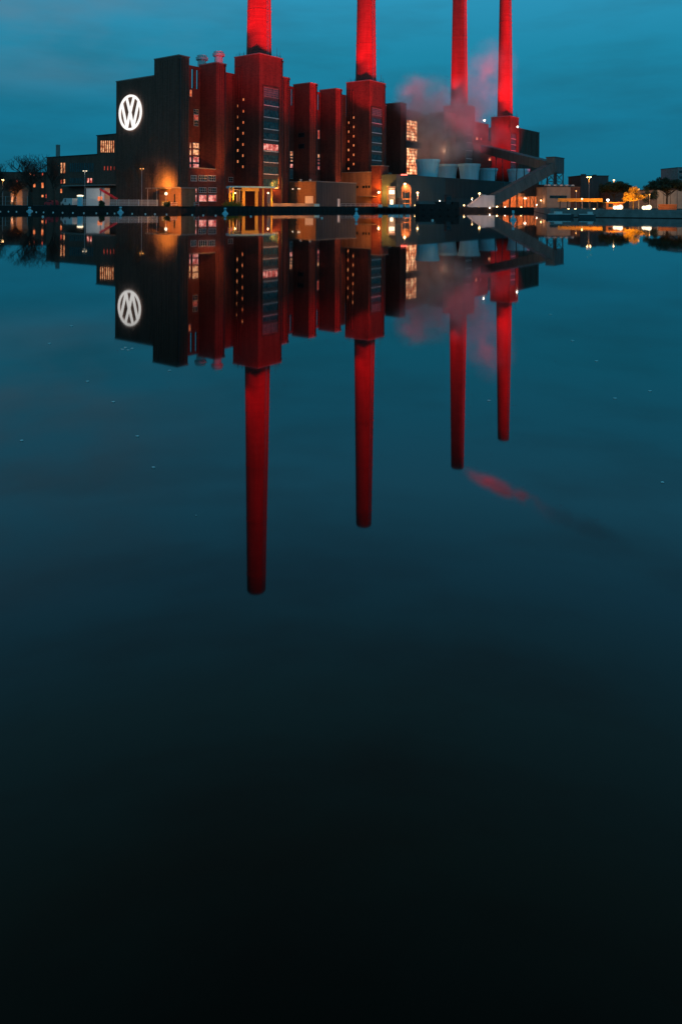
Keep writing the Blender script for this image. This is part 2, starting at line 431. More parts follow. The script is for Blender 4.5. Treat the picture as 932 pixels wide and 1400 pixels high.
# recessed walls between them
rA = recess('recessed_wall', sA1, B0 + 1, F.z_at(268, 89.5, -19, TR), [(F.s_at(262.2, 100, TR), F.s_at(265.2, 100, TR)), (F.s_at(268.8, 100, TR), F.s_at(271.6, 100, TR))])
rB = recess('recessed_wall', B1 - 1, 0.5, F.z_at(315, 97, -7, TR), [], nrib=4)
rC = recess('recessed_wall', oC0 - .5, D0 + 1, F.z_at(402, 116, 24, TR), [(F.s_at(398.2, 126, TR), F.s_at(400.4, 126, TR))])
rD = recess('recessed_wall', D1 - .5, E0 + 1, F.z_at(436, 124, 40, TR), [(F.s_at(434.4, 133, TR), F.s_at(436.6, 133, TR))])
rE = recess('recessed_wall', E1 - .5, 61, F.z_at(469, 127.5, 55, TR))
rF = recess('recessed_wall', 72.8, F0 + 1, 43, [])
sg = F.s_at(577, 152, TR)
rG = recess('recessed_wall', F1 - .5, sg, F.z_at(566, 149, 105, TR))
rH = recess('recessed_wall', sg, G0 + 1, F.z_at(585, 155, 118, TR))
rI = recess('recessed_wall', 151, 190, F.z_at(655, 165.6, 172, TR))
# low infill base in the first recess
m = MB(); m.box(F, sA1, B0, T0 + .05, TR, GROUND - .3, F.z_at(280, 231, -20, T0))
infill = obj('infill_base', m, M['brick'], PS)
c = MB(); c.box(F, sA1 + .15, B0 - .15, T0 - .12, TR, F.z_at(280, 231, -20, T0), F.z_at(280, 231, -20, T0) + .3); obj('coping', c, M['cap'], infill)

# towers
SMOKE_S = [0.0, 61.65, 140.9, 194.06]          # chimneys sit 5.6 m in from each tower corner
TZ = [50.1, 50.3, 49.8, 49.8]
towers = []
for i, (s0, z) in enumerate(zip(SMOKE_S, TZ)):
    s0 = s0 - .15 if i == 0 else s0
    m = MB(); m.box(F, s0, s0 + 11.2, 0, 11.15, GROUND - .3, z)
    for k in range(3):                                          # pilasters at the back of the side wall
        m.box(F, s0 - .3, s0 + .02, 7.6 + k * 1.2, 8.0 + k * 1.2, 30, z - 3.2)
    o = obj('tower', m, M['brick'], PS); towers.append((o, s0, z))
    c = MB(); c.box(F, s0 - .15, s0 + 11.35, -.15, 11.3, z, z + .3); obj('coping', c, M['cap'], o)
    g = MB()                                                    # roof railing and lightning rods
    for (a0, b0, a1, b1) in ((.4, .4, 10.8, .4), (.4, .4, .4, 10.8), (10.8, .4, 10.8, 10.8)):
        for q_ in (.7, 1.1): g.tube(F.p(s0 + a0, b0, z + q_), F.p(s0 + a1, b1, z + q_), .025, n=4)
        for k in range(7):
            w_ = k / 6; P = F.p(s0 + a0 + (a1 - a0) * w_, b0 + (b1 - b0) * w_, z + .3); g.tube(P, P + Vector((0, 0, .85)), .03, n=4)
    for (a0, b0, h) in ((.6, 9.5, 1.6), (.6, 4.2, 2.8), (9.0, .6, 3.3), (10.5, .6, 2.0), (.6, 7.4, 1.4)):
        g.tube(F.p(s0 + a0, b0, z + .3), F.p(s0 + a0, b0, z + .3 + h), .07, .04, n=5)
    obj('roof_railing', g, M['darkmetal'], o)

# window strips on the tower fronts
def strip(idx, x0, x1, ytop, ybot, ylines, lit=None, gridtop=None, gl='tealglass'):
    o, s0, z = towers[idx]
    xm = (x0 + x1) / 2
    a, c = F.s_at(x0, (ytop + ybot) / 2, 0), F.s_at(x1, (ytop + ybot) / 2, 0); sm = (a + c) / 2
    zz = lambda y: F.z_at(xm, y, sm, 0)
    m = MB(); m.box(F, a - .25, a, -.35, .05, zz(ybot), zz(ytop)); m.box(F, c, c + .25, -.35, .05, zz(ybot), zz(ytop)); m.box(F, a - .25, c + .25, -.35, .05, zz(ytop), zz(ytop) + .25)
    obj('strip_surround', m, M['darkbrick'], o)
    ys = [ytop if gridtop is None else gridtop] + list(ylines) + [ybot]
    if gridtop is not None: window(o, (a + .1, c - .1), zz(gridtop), zz(ytop) - .2, 'skyglass', 6, 4, 'grid_window', 'cap', .16, t=-.02)
    for k, (yu, yd) in enumerate(zip(ys, ys[1:])):
        h = zz(yu) - zz(yd)
        g = MB(); g.box(F, a, c, -.22, .05, zz(yd) - .13, zz(yd) + .13); obj('sill', g, M['white'], o)
        g = MB(); g.box(F, a, c, -.10, .05, zz(yu) - .28 * h, zz(yu) - .14); obj('spandrel', g, M['clad'], o)
        window(o, (a + .1, c - .1), zz(yd) + .2, zz(yd) + .68 * h, 'pink' if lit == k else gl, 5, 1, 'window_band', 'clad' , .12, t=-.02)
strip(0, 359.5, 380.5, 120, 257, [144.9, 161.1, 177.1, 191.7, 207.1, 222.3, 238.3], lit=4, gridtop=133)
strip(1, 507.3, 521.3, 148, 232, [168.8, 182, 195.5, 207.3, 219.5], gridtop=158)
strip(2, 636, 644.5, 172, 240, [184, 195, 206, 217, 228], gl='skyglass')
strip(3, 697.3, 704.3, 182, 232, [190, 198, 206, 214, 222], gl='skyglass')

# stair windows on the towers' side walls
def stair(idx, pts, w=2.0, h=3.2, glass='stair'):
    o, s0, z = towers[idx]
    for x, y in pts: win_left(o, s0, x - w / 2, y - h / 2, x + w / 2, y + h / 2, glass, 1, 1, 'stair_window', 'darkbrick', .06)
def zm(x, y): return (290 + x / 5.833, 60 + y / 5.833)
stair(0, [zm(*p) for p in [(251, 445), (208, 495), (251, 537), (208, 583), (250, 627), (207, 673), (249, 713), (206, 763), (248, 802), (206, 850), (247, 891), (206, 938), (247, 980)]], 1.8, 4.0)
def z4(x, y): return (370 + x / 5.482, 90 + y / 5.482)
stair(1, [z4(*p) for p in [(622, 388), (584, 427), (622, 458), (584, 494), (622, 528), (584, 566), (622, 596), (584, 631), (622, 667), (583, 703), (622, 737), (583, 771)]], 1.8, 3.6)
stair(3, [(672.5, 190)], 1.4, 3.0, 'warm')
o, s0, z = towers[0]
for x0, x1 in ((312.5, 318.5), (322, 328.5)): win_front(rB if x0 < 320 else rB, T0 + .6 if False else TR, x0, 242.5, x1, 248.5, 'glass', 2, 2)
win_front(rB, TR, 312, 258, 318, 264, 'pink', 2, 1)
win_left(towers[0][0], towers[0][1], 318.2, 227.5, 319.6, 230.5, 'stair', 1, 1, 'stair_window', 'darkbrick', .05) if False else None

# rain pipes down the fronts
for o_, s_, t_, z_ in ((oB, B1 - .5, T0, ZB - .5), (oD, D1 - .4, T0, ZB - .5), (oE, E1 - .4, T0, ZB - .5), (oF, F1 - .5, T0, ZB - .5), (oC, oC0 - .4, T0, ZB - .5), (towers[0][0], 10.7, 0, 49), (towers[1][0], 72.3, 0, 49), (head, sA + .35, T0, 44)):
    m = MB(); P = F.p(s_, t_ - .3, 0); m.tube((P.x, P.y, GROUND), (P.x, P.y, z_), .11, n=6); m.box(F, s_ - .25, s_ + .25, t_ - .5, t_, z_ - .1, z_ + .5); obj('downpipe', m, M['darkmetal'], o_)
# windows of the first recess and its base
for y0, y1, g in ((195.5, 202.5, 'warm'), (204.5, 212, 'warm'), (214.5, 222, 'pink'), (224, 230.3, 'pink')):
    win_front(rA, TR, 263.9, y0, 271.6, y1, g, 3, 2); win_front(rA, TR, 259.4, y0, 261.2, y1, g, 1, 1)
for y0, y1, g in ((150, 156, 'glass'), (157, 164, 'redwin'), (165, 172, 'glass')): win_front(rA, TR, 265, y0, 271, y1, g, 3, 2)
win_front(rA, TR, 259.4, 123, 262, 132, 'stair', 1, 1, 'round_window')
for x0, x1 in ((261.3, 268.8), (271.8, 283.2), (284.8, 294.3)): win_front(infill, T0 + .05, x0, 240, x1, 247.5, 'glass', 4, 2)
for x0, x1, gu in ((258.8, 268.6, 'pink'), (272, 282, 'glass'), (285, 295.6, 'glass')):
    win_front(infill, T0 + .05, x0, 256.6, x1, 263.5, gu, 4, 2); win_front(infill, T0 + .05, x0, 266.5, x1, 275.4, 'pink', 3, 2)
# D / C recess stair windows
for y0, y1, g in ((207, 213, 'warm'), (214.5, 216.5, 'warm'), (218.5, 221, 'warm'), (224, 229.5, 'pink'), (232, 244, 'skyglass')): win_front(rC, TR, 396.6, y0, 399.8, y1, g, 2, 2)
for y0, y1, g in ((178, 190, 'redwin'), (211, 216, 'warm'), (218, 220, 'redwin'), (222, 224.5, 'redwin'), (227, 232, 'pink')): win_front(rD, TR, 434.2, y0, 436.4, y1, g, 1, 2)
win_left(oD, D0, 408, 182, 416, 187.5, 'glass', 3, 1, 'louvre', 'darkmetal'); win_left(oD, D0, 408, 197, 416, 203, 'glass', 3, 1, 'louvre', 'darkmetal')
# the tall lit windows beside the cooling stacks
win_front(rG, TR, 555.4, 164.5, 569.6, 193, 'hall', 4, 7, 'tall_window', 'darkmetal', .22)
win_front(rG, TR, 555.4, 201.5, 569.6, 239, 'hall', 4, 9, 'tall_window', 'darkmetal', .22)
m = MB(); s_ = F.s_at(553, 197, TR - 2); s2 = F.s_at(571, 197, TR - 2); m.box(F, F1, s2 + 1, TR - 3.4, TR - .5, F.z_at(562, 201.5, s_, TR - 2), F.z_at(562, 193.5, s_, TR - 2))
obj('link_gallery', m, M['darkmetal'], PS)
win_front(rI, TR, 650.5, 187.5, 652.3, 191.5, 'warm'); win_front(rI, TR, 667.5, 215.5, 670.6, 219.5, 'hall')
win_front(rI, TR, 656.5, 188.5, 657.8, 191.5, 'redwin')

# roof ventilators
for x, y0, y1, w in ((276.2, 75.2, 92, 11.5), (299, 70, 90, 11.5)):
    s_ = F.s_at(x, 90, 16); P = F.p(s_, 16); d_ = P.y; rr = w / 2 * d_ / FOC
    zt = F.z_at(x, y0, s_, 16); zb_ = F.z_at(x, y1, s_, 16)
    m = MB(); m.lathe((P.x, P.y, 0), [(rr * 1.02, 37), (rr, zb_), (rr, zt - 1.9), (rr * 1.42, zt - 1.7), (rr * 1.46, zt - .9), (rr * 1.2, zt - .75), (rr * 1.15, zt - .2), (rr * .5, zt)], 20)
    obj('roof_ventilator', m, M['palegrey'], body, smooth=False)

# ------------------------------------------------------------------ chimneys
for i, (s0, lab) in enumerate(zip(SMOKE_S, (
        'tallest looking red lit brick chimney on the tower beside the roof ventilators',
        'red lit chimney on the second tower, between brick bays and the lit tall windows',
        'red lit chimney behind the steam, a plume leaving its top',
        'brightest red chimney, on the tower above the conveyor gallery'))):
    ss = s0 + 5.6; base = F.p(ss, 5.6, TZ[i]); top = 125.4
    ch = thing('chimney', lab, 'chimney', base, 'four red lit chimneys')
    zt = TZ[i]
    prof = [(4.28 - (4.28 - 3.02) * k / 12, 40 - zt + (top - 40) * k / 12) for k in range(13)]
    prof[-1] = (3.02, top - zt - .35); prof += [(2.85, top - zt), (2.2, top - zt), (2.1, top - zt - 3)]
    m = MB().lathe(base, prof, 40); o = obj('shaft', m, M['chimney'], ch, smooth=True)
    for p in o.data.polygons:
        if len(p.vertices) > 8: p.use_smooth = False
    m = MB()
    for k in range(4):
        zz = top - zt - 18 * (k + 1) + 12; rr = 4.28 - 1.26 * (zz + zt - 40) / (top - 40)
        m.lathe((base.x, base.y, base.z + zz), [(rr + .01, 0), (rr + .09, 0), (rr + .09, .35), (rr + .01, .35)], 32, cap=False)
    obj('brick_band', m, M['chimney'], ch)
    m = MB(); ang = math.atan2(-base.y, -base.x) + R(42)
    def rp(z, extra=.25):
        rr = 4.28 - 1.26 * (z - 40) / (top - 40) + extra; return Vector((base.x + rr * math.cos(ang), base.y + rr * math.sin(ang), z))
    tdir = Vector((-math.sin(ang), math.cos(ang), 0)) * .28
    for sgn in (-1, 1): m.tube(rp(zt) + tdir * sgn, rp(top - 1) + tdir * sgn, .05, n=4)
    for k in range(36):
        z_ = zt + 1 + k * 2.05; m.tube(rp(z_) - tdir, rp(z_) + tdir, .035, n=4)
    obj('ladder', m, M['metal'], ch)

# ------------------------------------------------------------------ emblem on the end wall
def emblem():
    sE = sA - .75; tE = F.t_at(177.6, 154, sE); zE = F.z_at(177.6, 153.7, sE, tE); Rr = 5.45
    P0 = F.p(sE, tE, zE); ex = -F.v; EX = Vector((ex.x, ex.y, 0)); nrm = Vector((-F.u.x, -F.u.y, 0))
    m = MB()
    def slab(poly, d0=0.0, d1=.35):
        n = len(poly)
        vs = [P0 + EX * (a * Rr) + Vector((0, 0, c * Rr)) - nrm * d1 for a, c in poly] + [P0 + EX * (a * Rr) + Vector((0, 0, c * Rr)) - nrm * d0 for a, c in poly]
        m.add(vs, [tuple(range(n)), tuple(range(n, 2 * n))[::-1]] + [(i, (i + 1) % n, n + (i + 1) % n, n + i) for i in range(n)])
    K = 64
    for k in range(K):
        a, c = 2 * math.pi * k / K, 2 * math.pi * (k + 1) / K
        slab([(math.cos(a), math.sin(a)), (math.cos(c), math.sin(c)), (.875 * math.cos(c), .875 * math.sin(c)), (.875 * math.cos(a), .875 * math.sin(a))])
    def stroke(a, c, w, lift):
        dx, dy = c[0] - a[0], c[1] - a[1]; ln = math.hypot(dx, dy); ox, oy = -dy / ln * w / 2, dx / ln * w / 2
        slab([(a[0] + ox, a[1] + oy), (c[0] + ox, c[1] + oy), (c[0] - ox, c[1] - oy), (a[0] - ox, a[1] - oy)], -lift, .33 - lift)
    for sgn in (-1, 1):
        stroke((sgn * .335, .86), (sgn * .02, .03), .152, .004 * (sgn + 2))
        stroke((sgn * .735, .52), (sgn * .30, -.80), .152, .012 + .004 * (sgn + 2))
        stroke((sgn * .27, -.82), (0 + sgn * .02, .0), .15, .03 + .004 * (sgn + 2))
    e = thing('emblem_sign', 'round glowing white emblem with a V above a W on the dark end wall', 'sign', P0)
    obj('lit_emblem', m, M['emblem'], e)
    g = MB()
    for a in range(8):
        an = math.pi * a / 4 + .2; q0 = P0 + EX * (math.cos(an) * .92 * Rr) + Vector((0, 0, math.sin(an) * .92 * Rr))
        g.tube(q0 - nrm * .35, q0 - nrm * .8, .06, n=5)
    obj('bracket', g, M['darkmetal'], e)
    h = MB()  # glowing ring added behind the sign so the wall shows its bloom
    for k in range(48):
        a, c = 2 * math.pi * k / 48, 2 * math.pi * (k + 1) / 48
        pt = lambda w: P0 + EX * (math.cos(w) * .93 * Rr) + Vector((0, 0, math.sin(w) * .93 * Rr)) - nrm * .42
        h.tube(pt(a), pt(c), .07, n=4)
    obj('added_halo_ring', h, M['halo'], e)
emblem()

# ------------------------------------------------------------------ office annex beyond the end block
sN = sA + .4
tN0 = tA + .15; tN1 = F.t_at(64.3, 216, sN); tNu = F.t_at(133, 188, sN)
OF = thing('office_building', 'long dark brick office wing with narrow upright windows beside the emblem wall', 'building', F.p(sN, tN0, GROUND))
zl = F.z_at(100, 213, sN, (tN0 + tN1) / 2); zu = F.z_at(146, 184.9, sN, (tN0 + tNu) / 2)
m = MB(); m.box(F, sN, sN + 16, tN0, tN1, GROUND - .3, zl); w1 = obj('wall', m, M['darkbrick'], OF)
m = MB(); m.box(F, sN, sN + 15, tN0, tNu, zl + .01, zu); w2 = obj('upper_storey', m, M['darkbrick'], OF)
m = MB(); m.box(F, sN - .2, sN + 16.2, tNu + .02, tN1 + .2, zl, zl + .3); m.box(F, sN - .2, sN + 15.2, tN0, tNu + .2, zu, zu + .3); obj('roof', m, M['roof'], OF)
m = MB(); ya = F.z_at(110, 254, sN, F.t_at(110, 254, sN)); m.box(F, sN - 2.6, sN, F.t_at(160, 254, sN) , F.t_at(94, 254, sN), ya - .2, ya + .2); obj('canopy', m, M['cap'], OF)
for k in range(7): win_left(w2, sN, 138.2 + k * 2.8, 192.2, 140.0 + k * 2.8, 208.6, 'warm', 1, 4, 'window', 'darkbrick', .05)
for x0 in (83.6, 87.4): win_left(w1, sN, x0, 222.5, x0 + 2.4, 237, 'warm', 1, 4, 'window', 'darkbrick', .05); win_left(w1, sN, x0 - .2, 245, x0 + 2.3, 251, 'warm' if x0 > 85 else 'redwin', 1, 1, 'window', 'darkbrick', .05)
for x0 in (119.8, 123.8): win_left(w1, sN, x0, 243.5, x0 + 2.8, 250, 'pink', 1, 1, 'window', 'darkbrick', .05)
for k in range(12):
    x0 = 96.5 + k * 2.75
    win_left(w1, sN, x0, 223, x0 + 1.5, 235, 'tealglass', 1, 2, 'window', 'clad', .05)
    if not 117 < x0 < 127: win_left(w1, sN, x0, 243.5, x0 + 1.5, 250.5, 'tealglass', 1, 1, 'window', 'clad', .05)
for k in range(4): win_left(w1, sN, 142.8 + k * 4.4, 227 , 144.2 + k * 4.4, 233, 'redwin', 1, 1, 'window', 'darkbrick', .05)
win_left(w1, sN, 83.2, 258, 85.6, 264, 'stair', 1, 1, 'window', 'darkbrick', .05)

# ------------------------------------------------------------------ low buildings in front
def low(name, label, cat, near, ls, lt, h, wall, roofm='cap', over=.15, u=(.5987, .801)):
    fr = Frame((near[0], near[1]), u)
    t_ = thing(name, label, cat, fr.p(0, 0, GROUND))
    m = MB(); m.box(fr, 0, ls, 0, lt, GROUND - .2, h); w_ = obj('wall', m, M[wall], t_)
    m = MB(); m.box(fr, -over, ls + over, -over, lt + over, h, h + .22); obj('roof', m, M[roofm], t_)
    return t_, fr, w_
def fbox(fr, parent, name, material, s0, s1, t0, t1, z0, z1):
    m = MB(); m.box(fr, s0, s1, t0, t1, z0, z1); return obj(name, m, M[material], parent)

# brick shed
Pn = gx(432.5, 243); h = at(432.5, 248.6, 243).z
fr = Frame(Pn.xy); lt = fr.t_at(380, 265, 0); ls = fr.s_at(486.5, 265, 0)
shed = thing('brick_shed', 'flat roofed waterside shed with an orange lit brick wall and a grey metal front', 'shed', fr.p(0, 0, GROUND))
fbox(fr, shed, 'brick_wall', 'tan', .02, 3, .3, lt, GROUND - .2, h)
m = MB(); m.box(fr, 0, ls, 0, .3, GROUND - .2, h)
for k in range(int(ls / .9)): m.box(fr, k * .9 + .2, k * .9 + .5, -.07, 0, GROUND, h - .1)
m.box(fr, 3, ls, .3, lt, GROUND - .2, h - .02)
obj('metal_front', m, M['clad'], shed)
fbox(fr, shed, 'roof', 'cap', -.2, ls + .2, -.2, lt + .2, h, h + .3)
a, c = fr.t_at(428, 274, 0), fr.t_at(417.2, 274, 0)
fbox(fr, shed, 'door', 'white', -.06, .05, a, c, GROUND, at(422, 268, 243).z)
a, c = fr.s_at(461, 276, 0), fr.s_at(464, 276, 0)
fbox(fr, shed, 'door', 'white', a, c, -.14, -.01, GROUND, at(462, 272, 262).z)
m = MB()
for xx, yy in ((400.5, 258.5), (408, 258.3), (410, 258.4)):
    t_ = fr.t_at(xx, yy, 0); m.box(fr, -.25, .05, t_ - .15, t_ + .15, at(xx, yy, 250).z - .1, at(xx, yy, 250).z + .1)
obj('wall_light', m, M['pearl'], shed)
m = MB()
for xx, zz in ((411, h + .3), (424, h + .3)):
    t_ = fr.t_at(xx, 249, 1.5); P = fr.p(1.5, t_, zz); m.lathe(P, [(.3, 0), (.3, .4), (.5, .45), (.4, .7), (.1, .8)], 10)
obj('roof_vent', m, M['palegrey'], shed)
SHED = fr

# red-brown pump house with a stair tower
Pn = gx(519.2, 272); fr = Frame(Pn.xy); PUMP = fr
ltt = fr.t_at(507.8, 230, 0); lt = fr.t_at(461.2, 236, 0); lsr = fr.s_at(530.8, 227, 0)
zt = at(519.2, 226.8, 272).z; zl = at(507.8, 235.5, fr.p(0, ltt).y).z
PH = thing('pump_house', 'red brown brick pump house with a stubby tower behind the shed', 'building', fr.p(0, 0, GROUND))
w_ = fbox(fr, PH, 'tower', 'brick', 0, lsr, 0, ltt, GROUND - .2, zt); fbox(fr, w_, 'coping', 'cap', -.2, lsr + .2, -.2, ltt + .2, zt, zt + .3)
w2 = fbox(fr, PH, 'wall', 'tan', .25, 14, ltt + .01, lt, GROUND - .2, zl); fbox(fr, w2, 'coping', 'cap', .05, 14.2, ltt + .02, lt + .2, zl, zl + .3)
for yy in (245.5, 262.2):
    zz = at(525, yy, 275).z; fbox(fr, w_, 'string_course', 'cap', .4, lsr - .05, -.2, .05, zz - .1, zz + .15)
for xx in (488.5, 497, 500.5, 504.5):
    t0_, t1_ = fr.t_at(xx + 1.2, 255, .25), fr.t_at(xx - 1.2, 255, .25); zz = at(xx, 256, 280).z
    fbox(fr, w2, 'window', 'glass', .17, .3, t0_, t1_, zz - .45, zz + .55)
zz = at(500, 268.5, 278).z; fbox(fr, w2, 'awning', 'cap', -2.2, .24, fr.t_at(515, 268, .25), fr.t_at(496, 268, .25), zz - .1, zz + .1)
lm = thing('wall_lamp', 'bright lamp on the corner of the pump house tower', 'lamp', at(517.6, 263, 270))
m = MB().ball(lm.location, .4); obj('bulb', m, M['bulb'], lm); m = MB().tube(lm.location + Vector((0, 0, .3)), lm.location + Vector((.3, 1.6, .6)), .06); obj('bracket', m, M['darkmetal'], lm)
lamp('POINT', 'lamp_light', lm.location + Vector((.3, -1.2, 0)), 6000, ORANGE, .3, parent=lm)

# small control cabin with white lit windows
Pn = gx(530.8, 266); cc, fr, w_ = low('control_cabin', 'small cabin with white lit windows beside the pump house', 'cabin', Pn, 2.5, 4, at(531, 255.6, 266).z, 'clad', u=(1, .08))
for (y0, y1, g) in ((257, 259.2, 'hall'), (260, 265.5, 'pearl')): 
    a, c = fr.s_at(531.6, 260, 0), fr.s_at(539.2, 260, 0); fbox(fr, w_, 'window', g, a, c, -.1, .04, at(535, y1, 268).z, at(535, y0, 268).z)
fbox(fr, w_, 'door', 'pearl', fr.s_at(533, 275, 0), fr.s_at(537.2, 275, 0), -.1, .04, GROUND, at(535, 273, 268).z)
lamp('POINT', 'lamp_light', fr.p(1.2, -2.5, 5), 1500, WARM, .3, parent=cc)

# orange lit storage tank on a frame, lamp above
P = gx(554.8, 262); d_ = 262
tk = thing('storage_tank', 'round storage tank on a steel frame lit orange by the lamp over it', 'tank', P)
zb_, zt_ = at(555, 263.5, d_).z, at(555, 250.5, d_).z; r_ = 1.75
m = MB().lathe((P.x, P.y, 0), [(.4, zb_), (r_ * .8, zb_ + .5), (r_, zb_ + 1.2), (r_, zt_ - 1.2), (r_ * .8, zt_ - .5), (.3, zt_)], 24); obj('vessel', m, M['tan'], tk, smooth=True)
m = MB()
for a in (-1, 1):
    for c_ in (-1, 1): m.tube(P + Vector((a * 1.5, c_ * 1.5, -.1)), Vector((P.x + a * 1.5, P.y + c_ * 1.5, zb_ + 1)), .12)
for zz in (2.6, 4.2): 
    for a in (-1, 1): m.beam(Vector((P.x - 1.9, P.y + 1.5 * a, zz)), Vector((P.x + 1.9, P.y + 1.5 * a, zz)), .2, .2)
obj('steel_frame', m, M['tan'], tk)
lamp('POINT', 'lamp_light', (P.x, P.y - 2.6, 3.6), 700, ORANGE, .2, parent=tk)
def post_lamp(name, label, x, ybulb, d, power, color, bulb='bulb', rb=.22, zbase=None, pole=True, group=None, arm=0.0):
    Pb = at(x, ybulb, d); base = Vector((Pb.x, Pb.y, GROUND if zbase is None else zbase))
    t_ = thing(name, label, 'lamp', base, group)
    if pole:
        m = MB().tube(base - Vector((0, 0, .1)), Vector((Pb.x, Pb.y, Pb.z + .1)), .09, .05)
        if arm: m.tube(Vector((Pb.x, Pb.y, Pb.z + .1)), Vector((Pb.x + arm, Pb.y, Pb.z + .25)), .05); m.tube(Vector((Pb.x, Pb.y, Pb.z + .1)), Vector((Pb.x - arm, Pb.y, Pb.z + .25)), .05)
        obj('pole', m, M['metal'], t_)
    m = MB()
    heads = [Pb] if not arm else [Pb + Vector((arm, 0, 0.05)), Pb + Vector((-arm, 0, .05))]
    for q_ in heads: m.lathe(q_ + Vector((0, 0, rb * .6)), [(rb * 1.5, 0), (rb * 1.5, rb * .3), (rb * .3, rb * .8)], 12)
    obj('lamp_cover', m, M['darkmetal'], t_)
    m = MB()
    for q_ in heads: m.ball(q_, rb, sq=.8)
    obj('bulb', m, M[bulb], t_)
    if power: lamp('POINT', 'lamp_light', Pb + Vector((0, -rb * 2.2, -rb)), power, color, rb, parent=t_)
    return t_
post_lamp('yard_lamp', 'starry bright lamp standing over the orange storage tank', 553.2, 251.5, 259, 3800, (1, .36, .12), rb=.4)
post_lamp('yard_lamp', 'lamp between the storage tank and the barge bow', 570.6, 263.5, 262, 2600, (1, .36, .17), rb=.34)
post_lamp('yard_lamp', 'lamp behind the barge wheelhouse', 608.8, 269, 262, 2600, (1, .36, .17), rb=.34)
post_lamp('yard_lamp', 'lamp above the pale conveyor foot', 655, 264.5, 276, 2400, (1, .40, .15), rb=.36)
m = MB(); P = gx(546, 258); m.lathe(P, [(1.2, 0), (1.25, 2.2), (.9, 3.1), (.2, 3.4)], 18)
tag(obj('bulk_container', m, M['darkmetal'], base=P, smooth=False), 'dark domed container between the cabin and the storage tank', 'container')

# cooling cell house
Pn = gx(541.3, 269); fr = Frame(Pn.xy); CELL = fr
zc = at(541.3, 239.8, 269).z; s1 = fr.s_at(608.4, 250, 0); s2 = fr.s_at(648, 250, 0)
CH = thing('cooling_house', 'long blue grey cooling cell house carrying flared fan stacks', 'building', fr.p(0, 0, GROUND))
fbox(fr, CH, 'smooth_wall', 'tealclad', 0, s1, 0, 30, GROUND - .2, zc)
m = MB(); m.box(fr, s1 + .01, s2 + 50, 0, 30, GROUND - .2, zc)
for k in range(46): m.box(fr, s1 + 1 + k * 1.2, s1 + 1.6 + k * 1.2, -.12, 0, 5, zc - .2)
obj('ribbed_wall', m, M['clad'], CH)
fbox(fr, CH, 'roof', 'tealclad', -.2, s2 + 50.2, -.2, 30.2, zc, zc + .4)
def fan_stack(sx_, tx_, diam, ht, parent):
    P = fr.p(sx_, tx_, zc + .4); r = diam / 2
    m = MB().lathe(P, [(r * .80, 0), (r * .82, ht * .25), (r * .88, ht * .55), (r * .95, ht * .8), (r * .97, ht * .84), (r * 1.02, ht * .845), (r * 1.03, ht), (r * .96, ht), (r * .86, ht * .5), (r * .78, .2)], 36)
    for k in range(18):
        a = 2 * math.pi * k / 18
        for (r0, z0), (r1, z1) in (((r * .81, 0), (r * .89, ht * .55)), ((r * .89, ht * .55), (r * .98, ht * .84))):
            m.tube(P + Vector((math.cos(a) * r0, math.sin(a) * r0, z0)), P + Vector((math.cos(a) * r1, math.sin(a) * r1, z1)), .07, n=4)
    return obj('fan_stack', m, M['stackpaint'], parent)
STK = [(37, 8, 10.0), (75, 8, 10.0), (73, 19, 11.2), (117, 19, 10.4), (131, 8, 11.5)]
for (a, c, dm) in STK: fan_stack(a, c, dm, 7.7, CH)
m = MB()
for k in range(4):
    P = at(549 + k * 2.2, 238.9, 271); m.ball(P, .28, 8, 6)
obj('warning_light', m, M['redled'], CH)

# conveyor: transfer tower and two galleries
d_ = 270; Pb = gx(757.7, d_); fr = Frame(Pb.xy); 
zb_, zt_ = at(757, 235.8, d_).z, at(757, 215, d_).z
lt = fr.t_at(746, 225, 0); ls = fr.s_at(770.6, 225, 0)
TT = thing('transfer_tower', 'dark conveyor transfer tower with a boxy head on lattice legs', 'tower', fr.p(0, 0, GROUND))
m = MB(); m.box(fr, 0, ls, 0, lt, zb_, zt_)
for k in range(6): m.box(fr, ls * (k + .4) / 6, ls * (k + .4) / 6 + .15, -.08, 0, zb_, zt_)
hd = obj('head_house', m, M['conveyor'], TT); m = MB(); m.box(fr, -.2, ls + .2, -.2, lt + .2, zt_, zt_ + .25); obj('roof', m, M['darkmetal'], hd)
legs = [(0.3, .3), (ls - .3, .3), (ls - .3, lt - .3), (.3, lt - .3)]
for (a, c) in legs: m = MB(); m.box(fr, a - .17, a + .17, c - .17, c + .17, GROUND - .2, zb_); obj('leg', m, M['darkmetal'], TT)
m = MB(); nlev = 4
for k in range(nlev):
    z0 = GROUND + (zb_ - GROUND) * k / nlev; z1 = GROUND + (zb_ - GROUND) * (k + 1) / nlev
    for q_ in range(4):
        (a0, c0), (a1, c1) = legs[q_], legs[(q_ + 1) % 4]
        m.tube(fr.p(a0, c0, z0), fr.p(a1, c1, z1), .09, n=4); m.tube(fr.p(a1, c1, z0), fr.p(a0, c0, z1), .09, n=4); m.tube(fr.p(a0, c0, z1), fr.p(a1, c1, z1), .1, n=4)
m.box(fr, ls / 2 - .5, ls / 2 + .5, lt / 2 - .5, lt / 2 + .5, GROUND, zb_)
obj('lattice', m, M['darkmetal'], TT)
